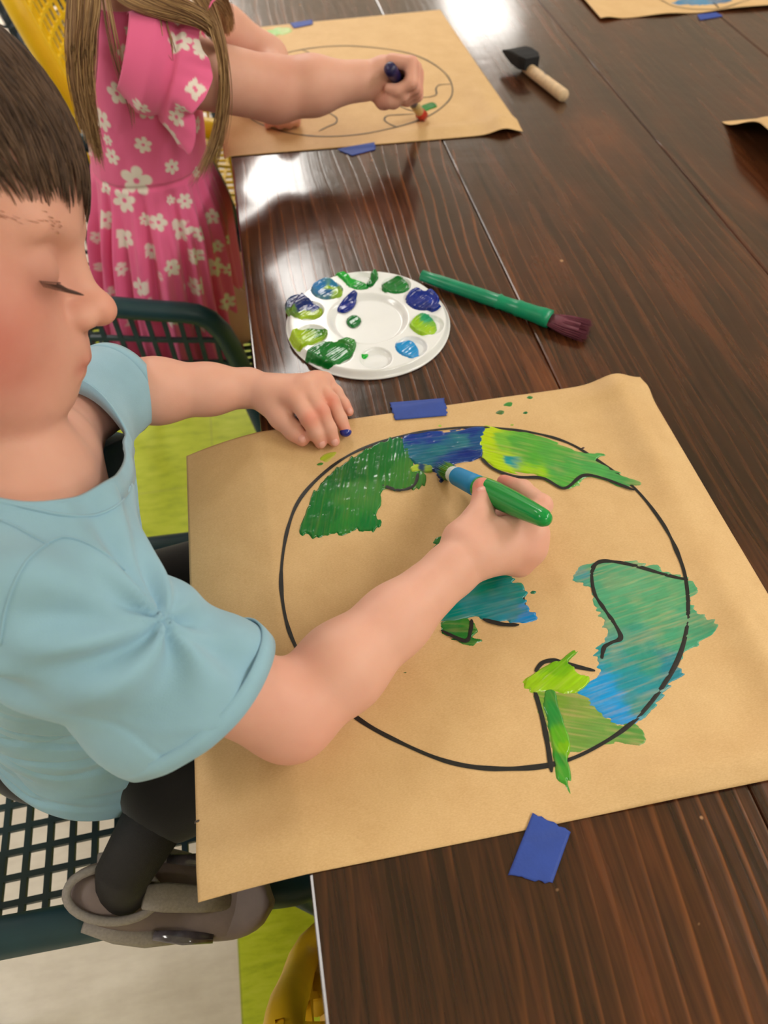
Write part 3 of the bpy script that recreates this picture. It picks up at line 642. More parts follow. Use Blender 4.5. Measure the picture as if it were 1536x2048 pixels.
for i in range(4):
    for j in range(8): ff.append((i*8+j,i*8+(j+1)%8,(i+1)*8+(j+1)%8,(i+1)*8+j))
ff+= [tuple(range(7,-1,-1)),tuple(range(32,40))]
obj('foam_head',(np.array(fv),ff),'foam',fb,smooth=False)
# green and blue brush in the near child's hand
BT=P(884,938,.004); BE=P(1097,1041,.088)
hb=thing('paintbrush','chunky glossy green paintbrush with a sky blue grip held by the child in pale blue','paintbrush',BT)
ax=BE-BT; BL=np.linalg.norm(ax); bd=ax/BL
def bp(t): return BT+ax*t
def bz(t): return bp(t)
prof=[(.33,.0070),(.40,.0092),(.47,.0102),(.55,.0104),(.70,.0096),(.85,.0082),(.93,.0072)]
obj('handle',tube([bp(t) for t,_ in prof]+[bp(.965),bp(.988),bp(1.0)],[r_ for _,r_ in prof]+[.0066,.0050,.0020],28),'green_bright',hb,label='glossy green handle')
prof=[(.165,.0070),(.175,.0083),(.25,.0086),(.35,.0090),(.42,.0094)]
obj('grip',tube([bp(t) for t,_ in prof],[r_ for _,r_ in prof],28),'blue_grip',hb,label='sky blue grip')
obj('ferrule',tube([bp(t) for t in (.11,.12,.16,.175)],[.0062,.0072,.0076,.0078],24),'white_fer',hb,label='white ferrule')
g=bristles(bp(.125),bp(.0)+V(0,0,.001),.0068,.0075,260,.0008,.0006,5); g2=tube([bp(.13),bp(.06),bp(.01)],[.0066,.0072,.0040],16)
jv,jf=join(g2,g); tt=((jv-BT)@bd)/BL
bc=np.where((tt<.055)[:,None],S(8,90,190),np.where((vn(jv[:,0]*900,jv[:,1]*900,2)>.5)[:,None],S(30,120,50),S(90,150,30)))
obj('bristles',(jv,jf,bc),'paint',hb,label='paint-covered bristles')
# indigo brush in the far child's fist
GT=P(846,234,.004); GA=P(812,182,.052); gd=unit(GA-GT); GE=D(778,134,0.895)
gd=unit(GE-GT); GL=np.linalg.norm(GE-GT)
hg=thing('paintbrush','dark indigo paintbrush with red-tipped bristles in the fist of the child in pink','paintbrush',GT)
gp=lambda t:GT+(GE-GT)*t
obj('handle',tube([gp(t) for t in (.30,.36,.5,.8,.93,.98,1.0)],[.0062,.0072,.0074,.0074,.0082,.0078,.004],18),'indigo',hb and hg)
obj('ferrule',tube([gp(t) for t in (.10,.13,.31)],[.0058,.0062,.0066],18),'ferrule',hg,label='tan metal ferrule')
jv,jf=join(tube([gp(.13),gp(.06),gp(.01)],[.006,.0075,.004],14),bristles(gp(.12),gp(0),.0058,.0085,160,.001,.0006,9))
obj('bristles',(jv,jf),'redpaint',hg,label='red bristles')
# thin brush lying on the far sheet
a=P(592,118,.006); b=P(660,134,.006); dd=unit(b-a)
tb_=thing('paintbrush','thin white paintbrush with a dark green tip lying on the unpainted sheet','paintbrush',a*[1,1,0]+V(0,0,.001))
obj('handle',tube([a+dd*.022,a+dd*.03,b,b+dd*.06],[.004,.0042,.004,.003],14),'white_fer',tb_)
jv,jf=join(tube([a+dd*.024,a+dd*.012,a],[.0045,.0055,.001],12),bristles(a+dd*.02,a,.004,.004,60,.0006,.0006,4)); obj('bristles',(jv,jf),'green_pl',tb_,label='dark green tip')

# ================================================================== PEOPLE: shared pieces
SKIN=S(231,176,157)
def skin_cols(v,spots,base=SKIN):
    c=np.tile(np.asarray(base),(len(v),1))
    for p,r,k,a in spots:
        d=np.linalg.norm(v-np.asarray(p),axis=1); w=(a*np.exp(-(d/r)**2))[:,None]; c=c*(1-w)+S(*k)*w
    return c
def finger(sd,pts,rad,k=.003,merge=.0035,sq=None):
    sd.add([('c',pts[i],pts[i+1],rad[i],rad[i+1])+((sq,) if sq else ()) for i in range(len(pts)-1)],k,merge)
def head_prims(O,R,s=1.,face=True):
    m=lambda x,y,z:O+R@(np.array([x,y,z])*s)
    def E_(c,r,rot=None): return ('e',m(*c),tuple(np.array(r)*s),R if rot is None else R@rot)
    def K_(a,b,ra,rb): return ('c',m(*a),m(*b),ra*s,rb*s)
    A=[E_((.006,0,.008),(.077,.063,.071)),E_((.032,0,.004),(.0475,.053,.049)),E_((.026,0,-.042),(.052,.054,.056)),E_((-.03,0,-.03),(.05,.056,.05))]
    B=[E_((.048,.030,-.060),(.030,.028,.030)),E_((.048,-.030,-.060),(.030,.028,.030)),E_((.065,0,-.093),(.0215,.027,.019)),E_((.030,0,-.075),(.045,.050,.034)),E_((.034,.030,-.078),(.034,.026,.028)),E_((.034,-.030,-.078),(.034,.026,.028)),
       K_((.060,.020,-.097),(.0,.050,-.080),.016,.019),K_((.060,-.020,-.097),(.0,-.050,-.080),.016,.019),E_((.073,0,-.070),(.016,.025,.018))]
    return m,E_,K_,A,B
def sculpt_head(sd,O,R,s=1.):
    m,E_,K_,A,B=head_prims(O,R,s)
    sd.add(A,.03*s); sd.add(B,.018*s)
    sd.add([K_((.079,.014,-.010),(.074,.038,-.012),.006,.005),K_((.079,-.014,-.010),(.074,-.038,-.012),.006,.005)],.012*s)
    for y in (.030,-.030): sd.cut(E_((.090,y,-.031),(.016,.016,.010)),.014*s)
    for y in (.0285,-.0285): sd.add([E_((.0690,y,-.0315),(.0135,.0150,.0125))],.005*s)
    sd.add([K_((.080,0,-.018),(.093,0,-.044),.0055,.0075)],.010*s)
    sd.add([E_((.0975,0,-.0475),(.0095,.0098,.0088))],.006*s)
    sd.add([E_((.0895,y,-.0525),(.0085,.0068,.0068)) for y in (.0098,-.0098)],.004*s)
    for y in (.0052,-.0052): sd.cut(E_((.0935,y,-.0595),(.0042,.0026,.0040)),.002*s)
    sd.add([E_((.0835,0,-.0665),(.0088,.015,.0085))],.006*s)
    sd.add([K_((.0895,.004,-.0735),(.080,.017,-.0765),.0042,.0028),K_((.0895,-.004,-.0735),(.080,-.017,-.0765),.0042,.0028)],.004*s)
    sd.add([K_((.0865,.006,-.0815),(.079,.015,-.0785),.0044,.0028),K_((.0865,-.006,-.0815),(.079,-.015,-.0785),.0044,.0028)],.003*s)
    for y in (.069,-.069):
        sd.add([E_((-.012,y,-.028),(.016,.006,.026))],.006*s); sd.cut(E_((-.009,y*1.09,-.028),(.009,.004,.015)),.004*s)
    return m
def hair_strands(paths,r0,col,seg=3,seed=0,cv=.22,flatten=None):
    """paths: (n,k,3) array -> one mesh of thin tapering strands"""
    g=np.random.default_rng(seed); n,k,_=paths.shape
    t=np.zeros_like(paths); t[:,1:-1]=paths[:,2:]-paths[:,:-2]; t[:,0]=paths[:,1]-paths[:,0]; t[:,-1]=paths[:,-1]-paths[:,-2]
    t/=np.linalg.norm(t,axis=2)[...,None]+1e-9
    a=np.cross(t,np.array([.3,.2,.93])); a/=np.linalg.norm(a,axis=2)[...,None]+1e-9; b=np.cross(t,a)
    rad=r0*(1-np.linspace(0,1,k)**2.5*.85)*(.7+.6*g.random(n))[:,None]
    an=np.arange(seg)/seg*2*PI
    v=paths[:,:,None]+rad[:,:,None,None]*(np.cos(an)[:,None]*a[:,:,None]+np.sin(an)[:,None]*b[:,:,None])
    i,j,q=np.meshgrid(np.arange(n),np.arange(k-1),np.arange(seg),indexing='ij'); i=i.ravel();j=j.ravel();q=q.ravel(); q2=(q+1)%seg
    base=i*k*seg; f=np.stack([base+j*seg+q,base+j*seg+q2,base+(j+1)*seg+q2,base+(j+1)*seg+q],1)
    cc=np.array([S(*c) for c in col]); w=g.random(n)*(len(cc)-1); lo=np.floor(w).astype(int); fr=(w-lo)[:,None]
    c=cc[lo]*(1-fr)+cc[np.minimum(lo+1,len(cc)-1)]*fr; c=c*(1+(g.random(n)-.5)[:,None]*cv)
    return v.reshape(-1,3),f,np.repeat(c,k*seg,axis=0)
def mesh_cut(v,f,cuts):
    """bisect a mesh with local planes; returns arrays and the boundary loops"""
    bm=bmesh.new(); me=bpy.data.meshes.new('tmp')
    me.from_pydata(v.tolist(),[],f.tolist()); bm.from_mesh(me); bpy.data.meshes.remove(me)
    for co_,no,sel in cuts:
        co_=np.array(co_);no=unit(no)
        fs=[q for q in bm.faces if sel(np.array(q.calc_center_median()))]
        ge=set(fs); es=set(e for q in fs for e in q.edges); vs=set(w for q in fs for w in q.verts)
        bmesh.ops.bisect_plane(bm,geom=list(ge)+list(es)+list(vs),dist=1e-6,plane_co=Vector(co_),plane_no=Vector(no),clear_outer=True)
        loose=[w for w in bm.verts if not w.link_faces]; bmesh.ops.delete(bm,geom=loose,context='VERTS')
    # keep the biggest connected piece
    bm.verts.ensure_lookup_table(); seen=set(); best=[]
    for w in bm.verts:
        if w.index in seen: continue
        st=[w]; seen.add(w.index); comp=[w]
        while st:
            q=st.pop()
            for e in q.link_edges:
                o_=e.other_vert(q)
                if o_.index not in seen: seen.add(o_.index); st.append(o_); comp.append(o_)
        if len(comp)>len(best): best=comp
    bs=set(best); bmesh.ops.delete(bm,geom=[w for w in bm.verts if w not in bs],context='VERTS')
    bm.verts.index_update(); bm.verts.ensure_lookup_table()
    nb={}
    for e in bm.edges:
        if len(e.link_faces)==1:
            a,b=e.verts[0].index,e.verts[1].index; nb.setdefault(a,[]).append(b); nb.setdefault(b,[]).append(a)
    V_=np.array([q.co[:] for q in bm.verts]); F_=[[w.index for w in q.verts] for q in bm.faces]; bm.free()
    loops=[];done=set()
    for s0 in nb:
        if s0 in done: continue
        lp=[s0];done.add(s0)
        while True:
            nx=[x for x in nb[lp[-1]] if x not in done]
            if not nx: break
            lp.append(nx[0]);done.add(nx[0])
        if len(lp)>30: loops.append(lp)
    return V_,F_,loops
def vnormals(v,F_):
    n=np.zeros_like(v)
    for k in (3,4,5,6):
        q=np.array([x for x in F_ if len(x)==k])
        if len(q)==0: continue
        c=np.cross(v[q[:,1]]-v[q[:,0]],v[q[:,2]]-v[q[:,0]])
        for j in range(k): np.add.at(n,q[:,j],c)
    return n/(np.linalg.norm(n,axis=1)[:,None]+1e-12)
def smooth_loop(p,it=12):
    p=p.copy()
    for _ in range(it): p=.5*p+.25*(np.roll(p,1,0)+np.roll(p,-1,0))
    return p
def garment(name,v,f,cuts,mat,parent,th,disp=None,label=None,edge_r=.0018,tuck=0,vcol=None):
    V_,F_,loops=mesh_cut(v,f,cuts)
    if disp is not None: V_=V_+vnormals(V_,F_)*disp(V_)[:,None]
    for lp in loops: V_[lp]=smooth_loop(V_[lp],6)
    n=vnormals(V_,F_); m=len(V_)
    inner=V_-n*th; Fa=list(map(tuple,F_))+[tuple(i+m for i in q[::-1]) for q in F_]
    ec={}
    for q in F_:
        for a,b in zip(q,q[1:]+q[:1]): ec[(a,b)]=1
    for (a,b) in list(ec):
        if (b,a) not in ec: Fa.append((b,a,a+m,b+m))
    allv=np.vstack([V_,inner]); col=None
    if vcol is not None: col=vcol(allv)
    o=obj(name,(allv,Fa),mat,parent,label=label,col=col)
    return o,[V_[lp] for lp in loops],(V_,F_,n)

# ================================================================== CHILD IN PALE BLUE (near, left)
boy=thing('person','child in a pale blue T-shirt with short brown hair, painting with the green brush','person',(-.24,.33,-.29))
hs=.0016
sd=SDF((-.42,.09,-.27),(.215,.62,.345),hs)
# head frame: faces to the right of the photo and down
e_,th_,ps=math.radians(16),math.radians(7),math.radians(15)
u0=CAMU*math.cos(e_)+CAMB*math.sin(e_); r0=CAMR
fw=r0*math.cos(th_)-u0*math.sin(th_); up=r0*math.sin(th_)+u0*math.cos(th_); lf=np.cross(up,fw)
fw=fw*math.cos(ps)+lf*math.sin(ps); lf=np.cross(up,fw)
HR=np.column_stack([fw,lf,up]); NT=D(233,622,.455); HS=1.19
HO=NT-HR@(V(.1065,0,-.0475)*HS)
hm=sculpt_head(sd,HO,HR,HS)
RS=D(100,1200,.405); RE=P(578,1428,.036); RW_=P(905,1138,.043)
LS=D(128,835,.585); LE=D(225,785,.645); LW_=P(498,776,.026)
NB=V(-.178,.335,.150)
sd.add([('c',hm(-.026,0,-.05),NB,.033,.036)],.014)
# trunk
sd.add([('e',(-.208,.332,.045),(.066,.092,.100)),('e',(-.230,.33,-.10),(.070,.095,.11)),('e',(-.27,.335,-.19),(.060,.085,.07)),('c',RS+V(-.015,.03,-.01),LS+V(-.015,-.03,-.005),.034,.034)],.04)
sd.add([('c',NB+V(0,0,-.012),RS+V(-.005,.02,-.010),.032,.026),('c',NB+V(0,0,-.012),LS+V(-.005,-.02,0),.032,.028)],.022)
# right arm
fm=lambda a,b,t:a*(1-t)+b*t
sd.add([('c',RS,fm(RS,RE,.55),.029,.0300),('c',fm(RS,RE,.5),RE,.0300,.0295),('c',RE,fm(RE,RW_,.30),.0295,.0300),('c',fm(RE,RW_,.30),fm(RE,RW_,.62),.0300,.0245),('c',fm(RE,RW_,.62),RW_,.0245,.0195)],.012)
# left arm
sd.add([('c',LS,LE,.034,.0290),('c',LE,fm(LE,LW_,.32),.0290,.0285),('c',fm(LE,LW_,.32),fm(LE,LW_,.7),.0285,.0225),('c',fm(LE,LW_,.7),LW_,.0225,.0178)],.012)
# left hand resting on the table and the edge of the sheet
Lc=P(540,786,.027)
mc=[P(590,796,.033),P(613,777,.035),P(633,766,.032),P(648,764,.025)]
sd.add([('c',LW_,Lc,.0178,.0165)]+[('c',Lc,q,.0145,r_) for q,r_ in zip(mc,(.0102,.0102,.0096,.0088))]+[('c',mc[0],mc[1],.0095,.0095),('c',mc[1],mc[2],.0095,.009),('c',mc[2],mc[3],.009,.0082)],.007)
for pts,rad in (([mc[0],P(617,838,.029),P(633,868,.017),P(641,886,.0085)],(.0086,.0074,.0066,.0056)),([mc[1],P(643,823,.030),P(659,858,.018),P(668,882,.0085)],(.0086,.0074,.0066,.0056)),
                ([mc[2],P(664,802,.027),P(681,838,.016),P(691,860,.0085)],(.0082,.0071,.0062,.0053)),([mc[3],P(672,784,.020),P(688,808,.012),P(698,823,.0075)],(.0075,.0062,.0055,.0048))):
    finger(sd,pts,rad)
finger(sd,[P(536,800,.022),P(562,836,.017),P(588,862,.013),P(604,878,.0095)],(.0135,.0105,.0088,.0070),.005,.006)
# right hand gripping the brush
Rc=P(950,1108,.045)
mc2=[P(1060,1040,.046),P(1064,1068,.047),P(1060,1097,.040),P(1038,1124,.029)]
sd.add([('c',RW_,Rc,.0195,.0175)]+[('c',Rc,q,.0160,r_) for q,r_ in zip(mc2,(.0112,.0112,.0108,.0100))]+[('c',mc2[i],mc2[i+1],.0105,.0102) for i in range(3)]+[('c',P(930,1090,.046),P(1040,1075,.040),.015,.014)],.008)
finger(sd,[mc2[0],P(1083,1010,.049),P(1046,978,.036),P(1008,964,.027)],(.0098,.0084,.0074,.0064),.004,.005)
finger(sd,[mc2[1],P(1074,1046,.023),P(1046,1034,.014),P(1020,1030,.018)],(.0098,.0084,.0072,.0064),.004,.005)
sd.add([('c',P(980,1040,.028),P(1045,1042,.032),.010,.011),('c',P(1000,1030,.024),P(1040,1020,.024),.008,.008)],.006)
finger(sd,[mc2[2],P(1068,1078,.018),P(1040,1072,.011),P(1015,1066,.013)],(.0095,.0080,.0070,.0062),.004,.005)
finger(sd,[mc2[3],P(1050,1112,.013),P(1022,1102,.010),P(1004,1096,.011)],(.0088,.0074,.0066,.0058),.004,.005)
finger(sd,[P(925,1078,.047),P(958,1036,.049),P(968,1003,.0475),P(965,975,.0460)],(.0155,.0112,.0090,.0084),.006,.007)
v,f=sd.mesh(); v=laplace(v,f,1,.35)
spots=[(hm(.03,-.02,-.03),.085,(206,134,118),.6),(hm(.050,-.048,-.066),.038,(188,74,70),.72),(hm(.055,.045,-.055),.026,(196,84,76),.6),(hm(.03,-.05,-.07),.03,(200,100,88),.35),(hm(.100,0,-.048),.011,(222,120,96),.5),  # broad first spot puts the shade over the face into its skin colour
       (hm(.072,-.034,-.034),.012,(140,80,80),.5),(hm(.072,.034,-.030),.012,(150,92,84),.35),(hm(.0905,0,-.076),.0075,(180,66,66),.85),(hm(.087,-.008,-.077),.0065,(180,66,66),.8),(hm(.084,-.014,-.078),.0045,(176,60,60),.8),(hm(.087,.008,-.077),.0065,(180,66,66),.8),  # first two spots: eye-socket shading painted in purple-brown
       (hm(.0945,-.0055,-.0605),.003,(110,40,30),.8),(RE,.035,(236,146,132),.4),(fm(RS,RE,.8),.03,(236,156,142),.25)]
for q in mc: spots.append((q,.010,(236,140,112),.55))
for q in mc2[1:]: spots.append((q,.012,(238,150,130),.45))
for q in [P(617,838,.035),P(643,823,.036),P(664,802,.033),P(641,886,.0085),P(668,882,.0085),P(691,860,.0085),P(698,823,.0085),P(604,878,.0095)]: spots.append((q,.009,(232,118,98),.5))
spots+= [(P(965,972,.052),.011,(222,96,84),.75),(P(1008,964,.03),.012,(216,98,84),.7),(P(1083,1010,.052),.008,(238,150,130),.4),(P(1010,1030,.03),.012,(180,70,56),.5)]
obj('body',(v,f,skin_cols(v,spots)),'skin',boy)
bvh=BVHTree.FromPolygons([tuple(q) for q in v],f.tolist())
def hitp(px,py,off=0.):
    d=unit(ray(px,py)); h=bvh.ray_cast(Vector((0,0,H)),Vector(d)); 
    return (np.array(h[0])-d*off, np.array(h[1])) if h[0] is not None else (None,None)
# nails and paint on the fingertips
def nail(px,py,r,asp,ang,mat,label,th=.0009):
    p,n=hitp(px,py)
    if p is None: return
    if n@ray(px,py)>0: n=-n
    a=unit(CAMR*math.cos(ang)+CAMU*math.sin(ang)); a=unit(a-n*(a@n)); b=np.cross(n,a)
    V_=[p+n*th];ri=[]
    for k,(q,h) in enumerate(((.35,.95),(.7,.75),(.92,.35),(1.,-.4))):
        for j in range(20):
            t=j/20*2*PI; o_=a*math.cos(t)*r*q+b*math.sin(t)*r*asp*q
            V_.append(p+o_+n*th*h-n*(np.dot(o_,o_)*55))
    F_=[(0,1+j,1+(j+1)%20) for j in range(20)]+[(1+k*20+j,1+(k+1)*20+j,1+(k+1)*20+(j+1)%20,1+k*20+(j+1)%20) for k in range(3) for j in range(20)]
    obj('fingernail' if mat=='nail' else 'paint_on_finger',(np.array(V_),F_),mat,boy,label=label)
nail(604,877,.0046,.8,-.9,'nail',None,.0006); nail(645,889,.0042,.8,-1.2,'nail',None,.0006); nail(670,885,.0042,.8,-1.2,'nail',None,.0006); nail(699,822,.0036,.8,-.9,'nail',None,.0006)
nail(691,868,.0058,.75,.15,'bluepaint','dark blue paint on a fingertip',.0022); nail(643,898,.0055,.42,-.25,'limepaint','lime paint on a fingertip',.0016)
nail(963,977,.0052,.85,1.5,'nail',None,.0006)
# mouth, eyelashes, eyebrow
def lash(y0):
    ms=[]
    for k in range(26):
        t=k/25; a=(t-.42)*1.75
        r_=V(.0692,y0,-.0315)+V(.0140*math.cos(a),math.copysign(1,y0)*.0150*math.sin(a),-.0045-.001*math.cos(a))
        dr=unit(V(math.cos(a)*1.0,math.copysign(1,y0)*math.sin(a)*.9,-.50)); L=.0075+.0045*math.sin(t*PI)
        ms.append(tube([hm(*r_),hm(*(r_+dr*L*.5)),hm(*(r_+dr*L+V(0,0,.0018)))],[.00030,.00022,.00008],4,False))
    a=np.linspace(-.75,1.05,14)
    ms.append(tube([hm(*(V(.0690,y0,-.0315)+V(.0140*math.cos(q),math.copysign(1,y0)*.0152*math.sin(q),-.0046))) for q in a],  .00028,5,False))
    return join(*ms)
for y0 in (-.0285,.0285): obj('eyelashes',lash(y0),'lash',boy)
g=np.random.default_rng(4)
def brow(y0):
    P_=[]
    for k in range(45):
        t=g.random(); y=y0+math.copysign(1,y0)*(-.014+.034*t); z=-.0045+.004*math.sin(t*PI*.9)+g.normal()*.0016
        o_=HO; d=HR@unit(V(1,y/.075,z/.09)); z=z-.009; h=bvh.ray_cast(Vector(hm(.14,y*1.25,z)),Vector(HR@unit(V(-1,-y*2.,0))))
        if h[0] is None or abs(y)<.027: continue
        p=np.array(h[0]); n_=np.array(h[1]); dd=HR@unit(V(-.35,math.copysign(1,y0)*1.,.15)); dd=unit(dd-n_*(dd@n_)); P_.append([p+n_*.0001,p+dd*.0022+n_*.0006,p+dd*.0046+n_*.0003])
    return hair_strands(np.array(P_),.00016,[(158,108,86),(178,126,100)],3,2)
for y0 in (-.030,.030):
    x_=brow(y0); obj('eyebrow',x_,'hair',boy)
# short hair combed forward from the crown
def boy_hair(n=15000,k=9):
    g=np.random.default_rng(21); P_=[]; c0=V(.007,0,.008); ra=V(.0850,.0710,.0790); crown=unit(V(-.55,-.05,.85))
    cnt=0
    while cnt<n:
        d=unit(g.normal(size=3)); 
        if d[2]<-.55: continue
        # hairline: forehead is bare
        jag=.30*(vn(d[1]*13+5,d[1]*0+2,8)-.5)+.10*g.normal()
        if d[0]>.62 and d[2]<-.02+jag: continue
        if d[0]>.30 and d[2]<-.10+jag: continue
        if d[0]>.0 and d[2]<-.24: continue
        if d[0]>-.35 and d[2]<-.25: continue
        fl=d-crown; fl=fl-d*(fl@d); fl=fl+V(.35,0,-.10)-d*(V(.35,0,-.10)@d)
        fl=unit(fl); L=.026+.022*g.random()
        if d[0]>.45: L=.010+.012*g.random()+.030*max(0,vn(d[1]*17+1,3.3,12)-.25)
        p=d.copy(); path=[]; lift=.000+.010*g.random()**1.5; sw=g.normal()*.25; side=np.cross(d,fl)
        clump=.9*(vn(d[1]*9+3,d[2]*7+d[0]*5,3)-.5)
        for i in range(k):
            t=i/(k-1); path.append(hm(*(c0+p*ra*(1+lift*math.sin(min(t*1.6,1.4))+.004*i/k)/1.)))
            st=fl-p*(fl@p)+V(0,0,-.30*t)+side*(sw*.25+clump*.5); st=st-p*(st@p); p=unit(p+unit(st)*L/k/.08)
        if p[0]>.40 and p[2]<-.24+.16*vn(d[1]*15+2,1.7,5)*(1 if d[0]>.4 else 0): continue
        P_.append(path); cnt+=1
    P_=np.array(P_)
    return hair_strands(P_,.00055,[(44,30,23),(78,56,43),(108,82,64),(60,42,33)],3,5,.3)
hv,hf,hc=boy_hair()
# close-fitting hair base under the strands
bm=bmesh.new(); bmesh.ops.create_icosphere(bm,subdivisions=5,radius=1.)
bm.verts.ensure_lookup_table(); dd=np.array([q.co[:] for q in bm.verts]); ff=np.array([[w.index for w in q.verts] for q in bm.faces]); bm.free()
ok=~(((dd[:,0]>.52)&(dd[:,2]<.10))|((dd[:,0]>.1)&(dd[:,2]<-.06))|((dd[:,0]>-.05)&(dd[:,2]<-.2))|((dd[:,0]>-.4)&(dd[:,2]<-.25))|(dd[:,2]<-.5)); kf=ok[ff].all(1); ff=ff[kf]; us=np.unique(ff); mp=np.full(len(dd),-1); mp[us]=np.arange(len(us))
cap_v=np.array([hm(*(V(.007,0,.008)+q*V(.0840,.0700,.0780))) for q in dd[us]]); cf=mp[ff]
nh=len(hv); allv=np.vstack([hv,cap_v]); F_=[tuple(q) for q in hf.tolist()]+[tuple(int(i)+nh for i in q) for q in cf]
obj('hair',(allv,F_,np.vstack([hc,np.tile(S(44,29,22),(len(cap_v),1))])),'hair',boy,label='short dark brown hair')

# T-shirt
ss=SDF((-.42,.09,-.27),(.08,.60,.25),.0024)
RD=unit(RE-RS); LD=unit(LE-LS); SO=D(402,1400,.450); 
ss.add([('e',(-.205,.330,.045),(.074,.108,.125)),('e',(-.225,.33,-.09),(.090,.112,.12)),('e',(-.235,.325,-.205),(.104,.124,.10)),('c',RS+V(-.016,.035,-.014),LS+V(-.012,-.035,-.008),.046,.048)],.045)
ss.add([('c',NB+V(.004,0,-.012),RS+V(0,.03,-.004),.046,.040),('c',NB+V(.004,0,-.012),LS+V(0,-.03,0),.050,.044)],.03)
dn=unit(np.cross(RD,CAMR)) 
ss.add([('c',RS,SO+RD*.03,.043,.053),('c',RS+V(-.01,0,-.02),D(330,1470,.465)+RD*.02,.040,.036)],.022)
LO=LS+LD*.075
ss.add([('c',LS,LO+LD*.03,.044,.043)],.022)
v,f=ss.mesh(); v=laplace(v,f,3,.5)
pa,pb_,pc=D(518,1296,.46),D(272,1520,.445),D(392,1400,.40); nn_=np.cross(pb_-pa,RD+0); no1=unit(np.cross(nn_,pb_-pa)); no1=no1 if no1@RD>0 else -no1
q1,q2,q3=Y(70,992,.280),Y(226,968,.300),Y(120,885,.385)
no2=unit(np.cross(q2-q1,q3-q1)); no2=no2 if no2[2]>0 else -no2
h1_,h2_,h3_=D(-20,1740,.58),D(160,1725,.61),D(300,1560,.68)
no3=unit(np.cross(h2_-h1_,h3_-h1_)); no3=no3 if no3[2]<0 else -no3
SC=SO.copy()
cuts=[(pa,no1,lambda c:(np.linalg.norm(c-SC)<.13)and (c-RS)@RD>.05),
      (LO,LD,lambda c:np.linalg.norm(c-LO)<.085 and (c-LS)@LD>.03),
      (q1,no2,lambda c:np.linalg.norm(c-(NB+V(.01,0,.02)))<.12),
      (h1_,no3,lambda c:c[2]<-.025)]
def folds(v):
    x,y,z=v.T
    # creases radiate from the shoulder and armpit
    rel=v-RS; s_=rel@RD; a=np.arctan2(rel@np.cross(RD,V(0,0,1)),rel[:,2])
    w=np.exp(-((np.linalg.norm(rel,axis=1)-.07)/.07)**2)
    r_=(.0034*np.sin(a*5+s_*60+2)+.0022*np.sin(a*9-s_*40))*w
    big=(fbm(z*9+x*5+3,y*14+z*4,31,3)-.45)*.014; r_=r_+big*sstep(.10,-.02,z)
    cr=np.abs(fbm(x*16+z*22,y*9+z*8,37,3)-.46); r_=r_-.0035*np.exp(-(cr/.035)**2)*sstep(.14,.05,z)
    return r_+(fbm(x*30,y*30+z*30,41,2)-.4)*.0016
so,lps,gar=garment('t_shirt',v,f,cuts,'shirt',boy,.0016,folds,label='pale blue T-shirt')
lps=sorted(lps,key=lambda l:np.linalg.norm(l.mean(0)-NB)); cl=smooth_loop(lps[0],30); cl=cl[::3]
# ribbed collar band and stitched hems
def band(loop,dirv,w,th,lift=.0008,fl=.35):
    n=len(loop); c=loop.mean(0); t,u,_=frames(loop,True); V_=[]
    for k in range(n):
        o_=unit(np.cross(t[k],dirv)); o_=o_ if o_@(loop[k]-c)>0 else -o_
        for s_,q in ((0,th),(.5,th*1.15),(1,th*.6),(1,-th),(0,-th)):
            V_.append(loop[k]-dirv*(w*s_-.0005)+o_*(q+lift*s_+w*s_*fl))
    m=5; F_=[(k*m+j,k*m+(j+1)%m,((k+1)%n)*m+(j+1)%m,((k+1)%n)*m+j) for k in range(n) for j in range(m)]
    return np.array(V_),F_
obj('collar',band(cl,no2,.013,.0013),'shirt',so)
for lp,dv in ((min(lps[1:],key=lambda l:np.linalg.norm(l.mean(0)-SO)),no1),(min(lps[1:],key=lambda l:np.linalg.norm(l.mean(0)-LO)),LD)):
    obj('sleeve_hem',band(smooth_loop(lp,20)[::3],dv,.012,.0009,.0,.02),'shirt',so)
gb_=BVHTree.FromPolygons([tuple(q) for q in gar[0]],gar[1])
def seam(pxs,r_=.0007):
    P_=[]
    for x_,y_ in catmull([V(a,b,0) for a,b in pxs],6)[:,:2]:
        h=gb_.ray_cast(Vector((0,0,H)),Vector(unit(ray(x_,y_))))
        if h[0] is not None: P_.append(np.array(h[0])-unit(ray(x_,y_))*.0004)
    if len(P_)>3: obj('seam',tube(smooth_loop(np.array(P_),0),r_,6),'shirt',so)
seam([(0,1004),(60,1016),(128,1030),(190,1030),(238,1008),(262,972)],.0009); seam([(2,1040),(30,1052),(62,1070),(95,1088)]); seam([(96,1086),(70,1105),(48,1130),(25,1175),(8,1230),(0,1290)]); seam([(96,1086),(128,1074),(170,1084),(215,1110),(250,1140)])
# trousers
ps_=SDF((-.42,.10,-.285),(.13,.56,.02),.003)
RH,LH=V(-.27,.305,-.20),V(-.27,.40,-.19)
ps_.add([('e',(-.275,.335,-.19),(.080,.092,.070))],.02)
ps_.add([('c',RH,V(.02,.255,-.135),.060,.050),('c',V(.02,.255,-.135),P(345,1585,-.185),.048,.044)],.03)
ps_.add([('c',LH,V(.03,.42,-.13),.070,.054),('c',V(.03,.42,-.13),V(-.10,.45,-.225),.050,.042)],.03)
v,f=ps_.mesh(); v=laplace(v,f,2); obj('trousers',(v,f),'pants',boy,label='black trousers')
